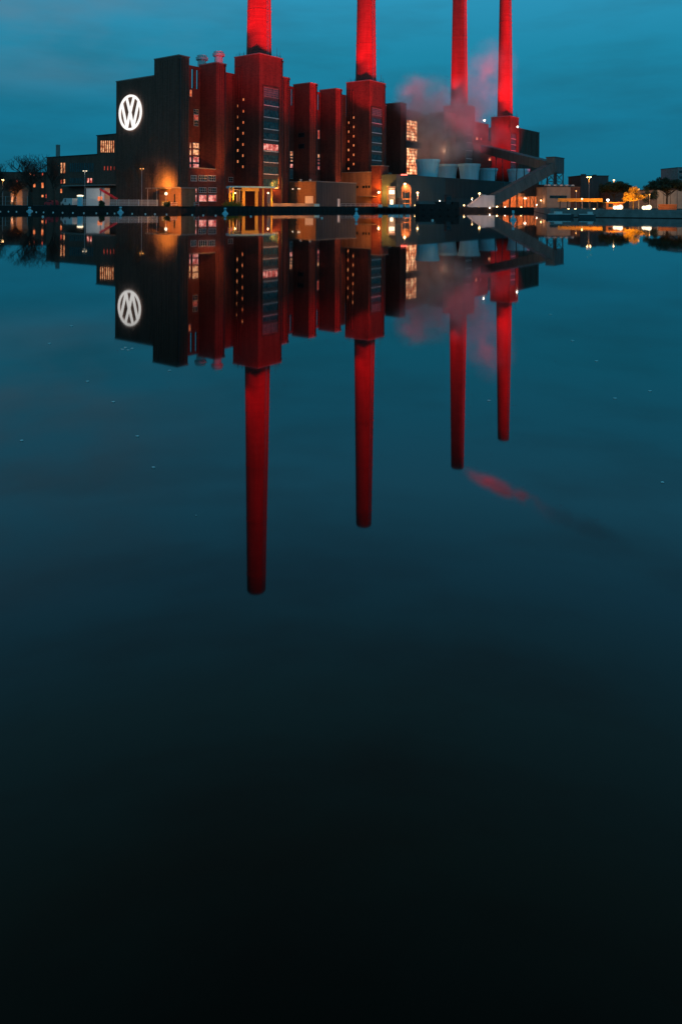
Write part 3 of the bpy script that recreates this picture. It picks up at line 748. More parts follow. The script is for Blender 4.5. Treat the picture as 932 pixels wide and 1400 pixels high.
# rising gallery to the boiler house
a = fr.p(ls * .3, lt * .9, zb_ + 2.6); e = F.p(166, 1.5, 30.5)
g1 = thing('conveyor_gallery', 'enclosed dark conveyor rising from the transfer tower to the boiler towers', 'conveyor', (a.x, a.y, GROUND))
m = MB().beam(a, e, 3.6, 3.7); 
for k in range(1, 14):
    q_ = a.lerp(e, k / 14); dd = (e - a).normalized() * .12; m.beam(q_ - dd, q_ + dd, 3.8, 3.9)
obj('gallery', m, M['conveyor'], g1)
m = MB()
for w_ in (.38, .72):
    q_ = a.lerp(e, w_)
    for sg_ in (-1.4, 1.4): m.tube((q_.x + sg_ * 1.6, q_.y, GROUND), (q_.x + sg_, q_.y, q_.z - 1.8), .25, .2)
obj('trestle', m, M['darkmetal'], g1)
# falling gallery to the waterside foot
b0 = at(672, 276, 261); b0.z = 3.6; a = fr.p(ls * .2, lt * .4, zb_ + 2.3)
g2 = thing('conveyor_gallery', 'enclosed dark conveyor sloping from the transfer tower to the pale waterside foot', 'conveyor', (b0.x, b0.y, GROUND))
m = MB().beam(b0, a, 3.4, 3.9)
for k in range(1, 12):
    q_ = b0.lerp(a, k / 12); dd = (a - b0).normalized() * .1; m.beam(q_ - dd, q_ + dd, 3.55, 4.05)
obj('gallery', m, M['conveyor'], g2)
m = MB()
for w_ in (.35, .62, .85):
    q_ = b0.lerp(a, w_)
    for sg_ in (-1.2, 1.2): m.tube((q_.x + sg_ * 1.3, q_.y + sg_ * .4, GROUND), (q_.x + sg_, q_.y, q_.z - 1.7), .16)
    m.tube((q_.x - 1.5, q_.y - .5, GROUND + 1), (q_.x + 1.2, q_.y, q_.z - 2), .08); m.tube((q_.x + 1.5, q_.y + .5, GROUND + 1), (q_.x - 1.2, q_.y, q_.z - 2), .08)
obj('trestle', m, M['darkmetal'], g2)
# pale wedge foot
p0, p1, p2 = gx(639, 256), gx(660, 257), gx(675, 258)
zt_ = at(667, 267, 258).z
ft = thing('feed_hopper', 'pale wedge shaped hopper housing at the low end of the conveyor', 'hopper', p1)
bk = Vector((2.0, 5.0, 0))
m = MB(); m.add([p0, p2, p2 + Vector((0, 0, zt_ - GROUND)), p0 + bk, p2 + bk, p2 + bk + Vector((0, 0, zt_ - GROUND)), p0 + Vector((0, 0, .3)), p0 + bk + Vector((0, 0, .3)),
                 p1 + Vector((0, 0, zt_ - GROUND)), p1 + bk + Vector((0, 0, zt_ - GROUND))],
                [(0, 1, 2, 8, 6), (3, 7, 9, 5, 4), (1, 4, 5, 2), (0, 6, 7, 3), (0, 3, 4, 1), (2, 5, 9, 8)])
obj('side_wall', m, M['palegrey'], ft)
e1 = Vector((0, 0, zt_ - GROUND + .02)); e0 = Vector((0, 0, .32)); dv = Vector((-.5, -.9, 0)); up = Vector((0, 0, .25))
m = MB(); m.hexa([p0 + e0 + dv, p0 + bk + e0, p1 + bk + e1, p1 + e1 + dv], [p0 + e0 + dv + up, p0 + bk + e0 + up, p1 + bk + e1 + up, p1 + e1 + dv + up]); obj('sloping_roof', m, M['white'], ft)

# open loading hall under the conveyor
Pn = gx(686, 274); fr = Frame(Pn.xy, (1, .12)); HALL = fr
x1_ = fr.s_at(752, 265, 0)
LH = thing('loading_hall', 'open fronted loading hall glowing orange beneath the conveyor', 'hall', fr.p(0, 0, GROUND))
zr = at(720, 252.3, 275).z; zo = at(720, 268.5, 275).z; sh = fr.s_at(717, 260, 0)
fbox(fr, LH, 'upper_wall', 'clad', sh, x1_, 0, 12, zo, zr)
fbox(fr, LH, 'lean_to_roof', 'clad', 0, sh - .01, 0, 12, zo + 1.2, zo + 1.5)
fbox(fr, LH, 'back_wall', 'tan', 0, x1_, 9, 9.3, GROUND, zo + 1.1)
fbox(fr, LH, 'end_wall', 'clad', -.4, 0, 0, 12, GROUND, zo + 1.4)
m = MB()
for k in range(8):
    s_ = x1_ * k / 7; m.box(fr, s_ - .14, s_ + .14, -.3, 0, GROUND, zo)
for k in range(7):
    s_, s3 = x1_ * k / 7, x1_ * (k + 1) / 7
    if k in (2, 4, 5): m.tube(fr.p(s_, -.15, GROUND), fr.p(s3, -.15, zo), .07, n=4); m.tube(fr.p(s3, -.15, GROUND), fr.p(s_, -.15, zo), .07, n=4)
for zz in (GROUND + 1.1, GROUND + 2.0): m.tube(fr.p(0, -.15, zz), fr.p(x1_, -.15, zz), .05, n=4)
obj('steel_frame', m, M['darkmetal'], LH)
m = MB()
for s_, t_, zz in ((4.5, 5, zo - .3), (11, 5, zo - .8), (16, 5, zo - .8)): m.box(fr, s_ - .5, s_ + .5, t_ - .2, t_ + .2, zz, zz + .15)
obj('ceiling_light', m, M['bulbw'], LH)
for s_ in (3.5, 8, 12.5, 16.5): lamp('POINT', 'lamp_light', fr.p(s_, 5.5, zo - 1.0), 1300, (1, .33, .12), .3, parent=LH)
post_lamp('yard_lamp', 'rosy bright lamp on the front of the loading hall', 743, 267, 268, 3000, (1, .34, .2), rb=.38)
post_lamp('yard_lamp', 'small lamp beside the lattice legs of the transfer tower', 752, 262.5, 268, 150, (1, .45, .2), rb=.2)

# ------------------------------------------------------------------ gatehouse and yellow gantry
# gatehouse at the foot of the emblem building
P = gx(248, 199.5); fr = Frame(P.xy)
GH = thing('gatehouse', 'small gatehouse with a flat canopy lit yellow at the foot of the emblem building', 'gatehouse', fr.p(0, 0, GROUND))
zt_ = at(248, 256, 199.5).z; lt1 = fr.t_at(201, 258, 0); l0 = fr.t_at(233, 268, 0)
fbox(fr, GH, 'block', 'tan', 0, 5.2, 0, l0, GROUND, zt_ - .3)
fbox(fr, GH, 'canopy', 'pale', -.5, 5.6, -.4, lt1, zt_ - .29, zt_ + .02)
fbox(fr, GH, 'back_wall', 'tan', 4.0, 4.4, l0 + .05, lt1 - .5, GROUND, zt_ - .3)
fbox(fr, GH, 'counter', 'yellow', .3, .9, l0 + 1.6, l0 + 4.0, GROUND, GROUND + 1.5)
fbox(fr, GH, 'narrow_window', 'glass', -.06, .05, l0 * .55, l0 * .55 + .5, GROUND + 1.1, GROUND + 3.4)
m = MB()
for t_ in (lt1 - .4, lt1 * .7): m.tube(fr.p(0, t_, GROUND), fr.p(0, t_, zt_ - .3), .1)
obj('post', m, M['metal'], GH)
gl = at(227.3, 264.8, 194)
lm = thing('globe_lamp', 'white globe lamp glowing under the gatehouse canopy', 'lamp', (gl.x, gl.y, GROUND))
m = MB().ball(gl, .42); obj('globe', m, M['pearl'], lm); m = MB().tube((gl.x, gl.y, GROUND - .1), gl - Vector((0, 0, .3)), .06); obj('pole', m, M['metal'], lm)
lamp('POINT', 'lamp_light', gl + Vector((.2, -.9, -.1)), 1300, ORANGE, .3, parent=lm)
lamp('SPOT', 'gatehouse_floodlight', F.p(sA - 4.2, T0 + 4.0, zt_ + .6), 8500, (1, .40, .05), .3, F.p(sA, T0 + 5.0, zt_ + .5), 140, 1.0)
lamp('SPOT', 'gatehouse_floodlight', fr.p(-9, 1.0, 5.0), 7000, ORANGE, .2, fr.p(0, l0 * .5, 3.4), 66, .9)
lamp('POINT', 'canopy_light', fr.p(1.6, l0 + 2.0, zt_ - 1.2), 3000, ORANGE, .2)

# yellow portal with teal roof beside the first tower
P = gx(352, 222); fr = Frame(P.xy, (.92, .39))
x0_ = fr.s_at(313, 262, 0); x1_ = fr.s_at(376, 262, 0)
zt_ = at(345, 255.2, 222).z
GY = thing('pipe_gantry', 'yellow lit steel portal with a blue green roof in front of the first tower', 'gantry', fr.p((x0_ + x1_) / 2, 0, GROUND))
m = MB(); m.box(fr, x0_, x1_, -.6, 3.2, zt_ - .35, zt_ + .1); m.lathe(fr.p(x0_, 1, zt_ - .6), [(.01, 0), (.6, 0), (.6, .6), (.01, .6)], 12); obj('roof', m, M['bluepaint'], GY)
for xx, w_ in ((314.5, .5), (319, .45), (333.5, .8), (351, .9), (360, .4), (371.5, .45)):
    s_ = fr.s_at(xx, 268, 0); fbox(fr, GY, 'leg', 'yellow', s_ - w_ / 2, s_ + w_ / 2, 0, .5, GROUND - .1, zt_ - .36)
fbox(fr, GY, 'lintel', 'yellow', fr.s_at(331, 260, 0), fr.s_at(354, 260, 0), -.05, .55, zt_ - 1.4, zt_ - .37)
m = MB()
for k, xx in enumerate((324, 327.5, 366, 368.5)):
    s_ = fr.s_at(xx, 268, 1.5); m.tube(fr.p(s_, 1.5, GROUND), fr.p(s_, 1.5, zt_ - .8 - k * .3), .22)
m.tube(fr.p(fr.s_at(316, 262, 1.5), 1.5, zt_ - 1), fr.p(fr.s_at(330, 262, 1.5), 1.5, zt_ - 1), .2)
obj('pipework', m, M['metal'], GY)
for xx, yy, pw in ((322, 268, 650), (342, 270, 420), (368, 268, 650)): lamp('POINT', 'gantry_light', at(xx, yy, 218.5), pw, ORANGE, .25, parent=GY)
m = MB()
for xx in (321.5, 366.5): m.ball(at(xx, 264, 221), .2, 8, 6)
obj('bulb', m, M['bulb'], GY)

# quayside planters, scrub at the foot of the gantry
def tuft(name, x0, x1, d, h, n, material, label, cat='shrub'):
    a, c = gx(x0, d), gx(x1, d); m = MB(); rnd = random.Random(int(x0 * 7))
    for k in range(n):
        p = a.lerp(c, rnd.random()) + Vector((0, rnd.uniform(-.6, .6), 0)); hh = h * rnd.uniform(.35, 1.0) * math.sin(math.pi * (.15 + .7 * rnd.random()))
        for j in range(7):
            q_ = p + Vector((rnd.uniform(-.3, .3), rnd.uniform(-.3, .3), hh * rnd.random())); s_ = rnd.uniform(.08, .2)
            dx = Vector((rnd.uniform(-1, 1), rnd.uniform(-1, 1), rnd.uniform(-1, 1))).normalized() * s_; dy = dx.orthogonal().normalized() * s_
            m.add([q_ - dx - dy, q_ + dx - dy, q_ + dx + dy, q_ - dx + dy], [(0, 1, 2, 3)])
        m.tube(p - Vector((0, 0, .1)), p + Vector((0, 0, hh)), .03, .015, n=4)
    return tag(obj(name, m, M[material], base=(a + c) / 2), label, cat)
tuft('shrub', 305, 331, 214, 2.0, 90, 'leaf', 'low amber lit scrub at the foot of the yellow gantry')
tuft('shrub', 137, 142, 187, 1.6, 40, 'shrub', 'dark round shrub before the white mesh fence')
tuft('shrub', 226, 232, 192, 1.5, 40, 'shrub', 'dark shrub in front of the globe lamp')

# ------------------------------------------------------------------ light that washes the place
# red floods in the yards throw their beams up the chimneys and graze the towers' upper walls
for i, s0 in enumerate(SMOKE_S):
    ss = s0 + 5.6; tgt = F.p(ss, 5.6, 104)
    pw = (600e3, 600e3, 950e3, 880e3)[i]
    lamp('SPOT', 'red_floodlight', F.p(ss - (34, 34, -26, 34)[i], (-40, -40, -46, -40)[i], 9), pw, RED, .5, tgt, 46, .75)
    lamp('SPOT', 'red_floodlight', F.p(ss + (16, 16, -64, 16)[i], (-48, -48, -40, -48)[i], 9), pw * (.5, .35, .16, .35)[i], RED, .5, tgt, 46, .75)
    lamp('SPOT', 'red_floodlight', F.p(ss + (-30, -30, 30, -30)[i], -44, 9), pw * (.75, .9, 1.1, 1.1)[i], RED, .5, F.p(ss, 5.6, 128), 22, .9)
    lamp('SPOT', 'red_floodlight', F.p(ss - 18, 8, 46), pw * .07, RED, .3, F.p(ss, 5.6, 92), 62, .5)
    lamp('SPOT', 'red_floodlight', F.p(ss + 17, 9, 46), pw * .04, RED, .3, F.p(ss, 5.6, 92), 62, .5)
# wash lights on the bays between the towers
for s_, t_, z_, ts, tt, tz, pw, an in ((46, -26, 12, 36, 3.5, 58, 95e3, 60), (4, -34, 8, -10, 6, 60, 46e3, 48), (26, -30, 8, 14, 3.5, 59, 75e3, 50), (-34, -34, 8, -4, 6, 56, 60e3, 46),
                                   (70, -30, 12, 66, 0, 58, 85e3, 54), (192, -44, 6, 198, 0, 44, 190e3, 44), (158.2, 7.5, 46.6, 194, 5, 36, 110e3, 50), (18, -44, 8, 30, 7, 56, 100e3, 46), (36, -38, 8, 45.5, 7, 56, 95e3, 46), (110, -34, 14, 142, 1, 50, 80e3, 30), (36, -34, 10, 61.2, 4, 45.5, 260e3, 11), (92, -28, 14, 84, 2, 50, 16e3, 50),
                                   (-30, -50, 8, 0, 4, 47, 70e3, 22)):
    lamp('SPOT', 'red_floodlight', F.p(s_, t_, z_), pw, RED, .5, F.p(ts, tt, tz), an, 1.0)
# amber yard light on the shed wall, the gatehouse, the first recess and the pump house
lamp('SPOT', 'amber_floodlight', SHED.p(-16, 6, 9), 11000, ORANGE, .3, SHED.p(0, 8, 5), 85, 1.0)
lamp('SPOT', 'amber_floodlight', F.p(-20, -12, 5), 16000, ORANGE, .3, F.p(-17, 9, 22), 60, 1.0)
lamp('SPOT', 'amber_floodlight', PUMP.p(-9, -6, 6), 5000, ORANGE, .3, PUMP.p(0, 8, 8), 90, 1.0)
lamp('SPOT', 'amber_floodlight', F.p(6, -16, 4), 9000, ORANGE, .3, F.p(4, 0, 12), 60, 1.0)
post_lamp('yard_lamp', 'small added lamp in front of the pale sloping hopper', 645, 271, 249, 1500, (1, .5, .36), 'bulb', rb=.16)  # lamp post added to warm the hopper's sloping roof
lamp('POINT', 'recess_fill', F.p(113, 8.5, 29), 1500, (1, .50, .22), .5)  # unseen amber fills added to brighten the steam and the recessed wall
lamp('POINT', 'recess_fill', F.p(124, 1.0, 27), 700, (1, .50, .28), .5)
lamp('SPOT', 'red_floodlight', F.p(91, 6, 47), 65e3, RED, .4, F.p(146.5, 5.6, 90), 46, .9)

# ------------------------------------------------------------------ trees
def bare_tree(name, label, x, d, htop, spread, seed, wpx, trunk_r=.28, depth=6, thin=.72, group=None, start=.16, up=1.0):
    rnd = random.Random(seed); base = gx(x, d)
    t_ = thing(name, label, 'tree', base, group)
    tr, tw = MB(), MB()
    H = htop - GROUND
    def grow(p, dr, ln, r, lev):
        nseg = 3 if lev < 2 else 2 if lev < depth - 1 else 1; q0 = p
        for k in range(nseg):
            dr = (dr + Vector((rnd.gauss(0, .10), rnd.gauss(0, .10), rnd.gauss(.02, .05)))).normalized()
            q1 = q0 + dr * ln / nseg
            (tr if lev < 2 else tw).tube(q0, q1, r * (1 - .25 * k / nseg), r * (1 - .25 * (k + 1) / nseg), n=6 if lev < 2 else 3); q0 = q1
            if lev >= depth: continue
            if k < nseg - 1:
                side = Vector((rnd.uniform(-1, 1), rnd.uniform(-1, 1), rnd.uniform(0, .6))).normalized()
                grow(q1, (dr * .5 + side * (spread + .25)).normalized(), ln * .72, max(.02, r * .5), lev + 1)
        if lev < depth:
            for k in range(2):
                a = 3.1 * k + rnd.uniform(0, 1.6); side = Vector((math.cos(a), math.sin(a), up))
                grow(q0, (dr * .75 + side * spread).normalized(), ln * rnd.uniform(.66, .84), max(.022, r * .62), lev + 1)
    tr.tube(base - Vector((0, 0, .2)), base + Vector((0, 0, H * start)), trunk_r * 1.15, trunk_r, 8)
    grow(base + Vector((0, 0, H * start)), Vector((0, 0, 1)), H * .21, trunk_r * .9, 0)
    tp = obj('trunk', tr, M['bark'], t_); obj('crown', tw, M['twig'], t_)
    zmax = max(v[2] for v in tw.v); sc_ = H / (zmax - GROUND)
    xs = sorted(v[0] for v in tw.v); xw = (xs[int(len(xs) * .985)] - xs[int(len(xs) * .015)]); sw = wpx * d / FOC / xw; ys_ = sorted(v[1] for v in tw.v); yw = ys_[int(len(ys_) * .985)] - ys_[int(len(ys_) * .015)]
    for ch in t_.children:
        for v in ch.data.vertices: v.co.x *= sw; v.co.y *= wpx * d / FOC / yw; v.co.z *= sc_
    return t_
bare_tree('bare_tree', 'big round crowned bare tree before the office wing', 42, 186, at(42, 208.5, 186).z, .65, 3, 47, .34)
bare_tree('bare_tree', 'bare tree with a dark trunk at the corner of the office wing', 75, 184, at(75, 214, 184).z, .6, 11, 24, .26)
bare_tree('bare_tree', 'bare tree at the frame edge beside the amber street lamp', 1, 180, at(3, 221, 180).z, .7, 5, 24, .25)
bare_tree('bare_tree', 'low bare tree between the street lamp and the round crowned tree', 20, 205, at(20, 238, 205).z, .7, 23, 26, .2)
for k, (x, yt, lab) in enumerate(((162, 214, 'tall thin bare tree at the edge of the emblem wall'), (176, 222, 'thin bare tree below the emblem'), (190, 206, 'thin bare tree behind the forked lamp post'), (207, 218, 'slender bare tree beside the gatehouse canopy'))):
    bare_tree('slender_tree', lab, x, 196 + k, at(x, yt, 196).z, .42, 40 + k, 15, .10, depth=5, start=.3, group='slender bare trees before the emblem wall')

def needle_cloud(m, c, rx, rz, n, rnd, size=.28):
    for k in range(n):
        while True:
            q_ = Vector((rnd.uniform(-1, 1), rnd.uniform(-1, 1), rnd.uniform(-1, 1)))
            if q_.length < 1: break
        p = c + Vector((q_.x * rx, q_.y * rx, q_.z * rz)); s_ = size * rnd.uniform(.5, 1.2)
        a = Vector((rnd.gauss(0, 1), rnd.gauss(0, 1), rnd.gauss(0, 1))).normalized(); b_ = a.orthogonal().normalized()
        m.add([p - a * s_ - b_ * s_ * .35, p + a * s_ - b_ * s_ * .35, p + a * s_ + b_ * s_ * .35, p - a * s_ + b_ * s_ * .35], [(0, 1, 2, 3)])
def pine(label, x, d, ytop, ylow, x0, x1, seed):
    rnd = random.Random(seed); base = gx(x, d); t_ = thing('pine_tree', label, 'tree', base)
    zt_, zl = at(x, ytop, d).z, at(x, ylow, d).z; a, c = gx(x0, d), gx(x1, d)
    tr, cr_ = MB(), MB()
    top = Vector((base.x + .2, base.y, zl + (zt_ - zl) * .5))
    tr.tube(base - Vector((0, 0, .2)), base.lerp(top, .5), .28, .2); tr.tube(base.lerp(top, .5), top, .2, .1)
    for k in range(46):
        w_ = rnd.random(); p = a.lerp(c, w_); e_ = 1 - abs(2 * w_ - 1) ** 2.2
        p.y += rnd.uniform(-3, 3) ; p.z = zl + (zt_ - zl) * (.18 + rnd.random() * .62 * (.35 + .65 * e_))
        tr.tube(base.lerp(top, rnd.uniform(.45, .95)), p, .09, .03, 5)
        needle_cloud(cr_, p, rnd.uniform(.7, 1.35), rnd.uniform(.45, .85), 150, rnd, .24)
    obj('trunk', tr, M['bark'], t_); obj('crown', cr_, M['needle'], t_)
pine('flat topped dark pine beside the tall lamp post', 838.5, 200, 246.5, 263, 822, 857, 2)
pine('wide dark pine before the pale warehouse wall', 910.5, 190, 241, 261, 886, 934, 9)
def leafy(label, x, d, ytop, x0, x1, ylow, seed, n=26, material='leaf', light=True):
    rnd = random.Random(seed); base = gx(x, d); t_ = thing('leafy_tree', label, 'tree', base)
    zt_, zl = at(x, ytop, d).z, at(x, ylow, d).z; a, c = gx(x0, d), gx(x1, d); tr, cr_ = MB(), MB()
    top = Vector((base.x, base.y, zl + (zt_ - zl) * .6)); tr.tube(base - Vector((0, 0, .2)), top, .2, .08)
    for k in range(n):
        w_ = rnd.random(); p = a.lerp(c, w_); p.y += rnd.uniform(-1.6, 1.6); e_ = math.sin(math.pi * (.12 + .76 * w_))
        p.z = zl + (zt_ - zl) * (.05 + .85 * rnd.random() * e_)
        tr.tube(base.lerp(top, rnd.uniform(.35, 1)), p, .05, .02, 5); needle_cloud(cr_, p, rnd.uniform(.5, .95), rnd.uniform(.45, .8), 120, rnd, .13)
    obj('trunk', tr, M['bark'], t_); obj('crown', cr_, M[material], t_)
    return t_
leafy('yellow leaved tree lit orange between the two pines', 865, 165, 253, 855.5, 879, 274, 4)
leafy('dim bushy tree behind the orange lit tree', 886, 185, 254, 878, 896, 276, 14, 18, 'shrub')
lamp('SPOT', 'tree_floodlight', gx(853, 157, 2.0), 26000, (1, .42, .05), .2, gx(866, 166, 6.0), 90, .9)

# ------------------------------------------------------------------ far bank left of the power station
Pn = gx(-14, 262); bt, fr, w_ = low('rear_block', 'dark office block behind the bare trees with a few lit windows', 'building', Pn, 1, 10, at(20, 236, 262).z, 'darkbrick', u=(1, 0))
m = MB(); ls = fr.s_at(66, 260, 0); m.box(fr, 0, ls, 0, 10, GROUND - .2, at(20, 236, 262).z); bpy.data.objects.remove(w_); w_ = obj('wall', m, M['darkbrick'], bt)
for ch in list(bt.children):
    if ch.name.startswith('roof'): bpy.data.objects.remove(ch)
m = MB(); m.box(fr, -.2, ls + .2, -.2, 10.2, at(20, 236, 262).z, at(20, 236, 262).z + .25); obj('roof', m, M['roof'], bt)
for x, y, ww, hh, g in ((42, 238.5, 2.4, 4, 'warm'), (47.5, 239.5, 1.4, 3, 'redwin'), (58.6, 238.5, 1.4, 4, 'redwin'), (47.5, 253.5, 2.6, 5, 'stair'), (42, 257.5, 3.4, 4.5, 'stair'), (58.6, 253.5, 2.6, 7, 'stair'), (58.6, 268, 2.4, 3, 'stair'),
                       (64, 268, 2, 5, 'redwin'), (71.5, 268, 2, 5, 'redwin'), (24, 248, 1.6, 3, 'redwin')):
    if x > 65.5: continue
    s_ = fr.s_at(x, y, 0); z_ = at(x, y, 262).z; k_ = 262 / FOC / 2
    fbox(fr, w_, 'window', g, s_ - ww * k_, s_ + ww * k_, -.08, .05, z_ - hh * k_, z_ + hh * k_)
Pn = gx(15, 205); ho, fr, w_ = low('small_house', 'little gabled house lit amber behind the bare trees', 'house', Pn, 3.2, 5, at(20, 261, 205).z, 'pale', u=(1, .1))
h = at(20, 261, 205).z; m = MB(); m.add([fr.p(-.2, -.2, h + .2), fr.p(3.4, -.2, h + .2), fr.p(1.6, -.2, h + 2.4), fr.p(-.2, 5, h + .2), fr.p(3.4, 5, h + .2), fr.p(1.6, 5, h + 2.4)], [(0, 1, 2), (3, 5, 4), (0, 2, 5, 3), (1, 4, 5, 2), (0, 3, 4, 1)]); obj('gable', m, M['tan'], ho)
fbox(fr, w_, 'window', 'warm', .2, .7, -.08, .05, GROUND + 1.0, GROUND + 2.6)
lamp('POINT', 'house_light', fr.p(1.6, -2.2, 3.2), 260, ORANGE, .2, parent=ho)
post_lamp('street_lamp', 'amber street lamp at the frame edge among bare trees', 4.2, 246, 190, 380, ORANGE, rb=.28)
post_lamp('street_lamp', 'pale twin armed street lamp before the office wing', 116.5, 234, 190, 60, (1, .8, .6), 'pearl', rb=.15, arm=.42)
post_lamp('street_lamp', 'forked street lamp before the dark emblem building', 194.3, 231, 198, 110, ORANGE, 'lampdim', rb=.14, arm=.4)
# slim far chimney
P = gx(79.3, 430); r_ = 2.9 * 430 / FOC; zt_ = at(79.3, 198, 430).z
m = MB().lathe(P, [(r_, 0), (r_ * .95, zt_ - GROUND), (r_ * .7, zt_ - GROUND)], 20)
tag(obj('far_chimney', m, M['concrete'], base=P), 'plain grey chimney far behind the office wing roof', 'chimney')
# advertising column, cars, kiosk
P = gx(110, 186); m = MB().lathe(P, [(.68, 0), (.68, 2.5)], 20)
ad = thing('advertising_column', 'pale blue advertising column with a lit white cap', 'column', P); obj('drum', m, M['bluepaint'], ad)
m = MB().lathe(P, [(.8, 2.5), (.8, 2.72), (.4, 2.85)], 20); obj('lit_cap', m, M['pearl'], ad)
def car(label, cat, name, x, d, ln, hgt, material, u, van=False):
    P = gx(x, d); fr = Frame(P.xy, u); t_ = thing(name, label, cat, P)
    prof = [(0, .25), (0, .8), (.12, .95), (.28, 1.0), (.42, hgt), (.82, hgt), (.97, 1.0), (1, .9), (1, .25)] if not van else [(0, .25), (0, 1.0), (.14, 1.15), (.26, hgt - .1), (.32, hgt), (1, hgt), (1, .25)]
    m = MB(); n = len(prof)
    for t0_ in (0, 1.72): pass
    vs = [fr.p(a * ln, -.86, GROUND + z) for a, z in prof] + [fr.p(a * ln, .86, GROUND + z) for a, z in prof]
    m.add(vs, [tuple(range(n)), tuple(range(n, 2 * n))[::-1]] + [(i, n + i, n + (i + 1) % n, (i + 1) % n) for i in range(n)]); obj('body', m, M[material], t_)
    m = MB(); m.box(fr, ln * .36, ln * (.8 if not van else .46), -.88, .88, GROUND + 1.02, GROUND + hgt - .12); obj('side_window', m, M['glass'], t_)
    for a in (.2, .8):
        for t0_ in (-.8, .8):
            m = MB(); c_ = fr.p(ln * a, t0_, GROUND + .32); m.tube(c_ - Vector((fr.v.x, fr.v.y, 0)) * .11, c_ + Vector((fr.v.x, fr.v.y, 0)) * .11, .32, n=16); obj('wheel', m, M['darkmetal'], t_)
    return t_
car('red car parked beside the bare tree trunk', 'car', 'parked_car', 65, 188, 3.9, 1.45, 'redpaint', (.8, -.6))
car('white van parked before the office wing', 'van', 'parked_van', 87, 189, 4.4, 2.0, 'white', (.85, -.5), True)
Pn = gx(118, 201); ki, fr, w_ = low('white_kiosk', 'low white kiosk with a sloping red ramp beside it', 'kiosk', Pn, fr.s_at(118, 262, 0) * 0 + 5.2, 4, at(125, 257.5, 201).z, 'white', u=(1, -.05))
a = fr.p(4.2, -.4, at(137, 258.5, 200).z); c = fr.p(8.8, -.4, at(159, 272, 200).z)
m = MB().beam(a, c, 1.2, .45); obj('red_ramp', m, M['redpaint'], ki)
m = MB(); m.tube(a, Vector((a.x, a.y, GROUND)), .08); m.tube(c, Vector((c.x, c.y, GROUND)), .08); obj('ramp_post', m, M['metal'], ki)
fbox(fr, w_, 'window', 'stair', 3.3, 4.6, -.07, .05, GROUND + 1.4, GROUND + 2.6)
lamp('POINT', 'kiosk_light', fr.p(4.5, -4, 4.5), 150, (1, .75, .6), .2, parent=ki)

def fence(label, pts, h, step, material, bars=True):
    t_ = thing('mesh_fence', label, 'fence', (pts[0][0], pts[0][1], GROUND)); pm, rm = MB(), MB()
    for a, c in zip(pts, pts[1:]):
        fr = Frame(a, (c[0] - a[0], c[1] - a[1])); ln = math.hypot(c[0] - a[0], c[1] - a[1]); n = max(1, int(ln / step))
        for k in range(n + 1): pm = MB(); pm.box(fr, ln * k / n - .04, ln * k / n + .04, -.04, .04, GROUND - .1, GROUND + h + .05); obj('post', pm, M[material], t_)
        for zz in (.15, h * .5, h - .05): rm.box(fr, 0, ln, -.02, .02, GROUND + zz - .02, GROUND + zz + .02)
        if bars:
            for k in range(int(ln / .16)): rm.box(fr, k * .16, k * .16 + .045, .021, .05, GROUND + .1, GROUND + h)
    obj('mesh_panel', rm, M[material], t_)
    return t_
fence('pale mesh fence along the quay before the emblem wall', [gx(112, 189).xy, gx(163, 194).xy, gx(216, 199).xy], 1.75, 2.6, 'white')
fence('dim post fence before the bare trees', [gx(-40, 168).xy, gx(8, 181).xy, gx(38, 184).xy], 2.3, 2.5, 'metal', False)
for (x0, x1, d0, d1, lab) in ((222, 272, 198, 204, 'pale handrail on the quay before the lit ground floor windows'), (466, 518, 239, 246, 'lit handrail on the quay beyond the metal shed front')):
    a, c = gx(x0, d0), gx(x1, d1); t_ = thing('handrail', lab, 'handrail', a); m = MB()
    for zz in (.5, 1.0): m.tube(a + Vector((0, 0, zz)), c + Vector((0, 0, zz)), .045, n=5)
    obj('rail', m, M['white'], t_)
    for k in range(9): q_ = a.lerp(c, k / 8); m = MB().tube(q_ - Vector((0, 0, .1)), q_ + Vector((0, 0, 1.0)), .04, n=5); obj('post', m, M['white'], t_)
a, c = gx(366, 224), gx(436, 235.5); fr = Frame(a.xy, (c - a).xy); m = MB(); m.box(fr, 0, (c - a).length, 0, .4, GROUND - .1, GROUND + .95); m.box(fr, -.05, (c - a).length + .05, -.06, .46, GROUND + .95, GROUND + 1.05)
tag(obj('parapet_wall', m, M['pale'], base=a), 'low pale parapet wall lit amber before the brick shed', 'wall')
P = gx(433.5, 234); fr = Frame(P.xy, (.9, .4)); m = MB(); m.box(fr, -.8, .8, 0, .9, GROUND, GROUND + .75); m.box(fr, -.86, .86, -.06, .96, GROUND + .75, GROUND + .85)
tag(obj('grit_bin', m, M['bluepaint'], base=P), 'pale blue bin at the corner of the brick shed', 'bin')

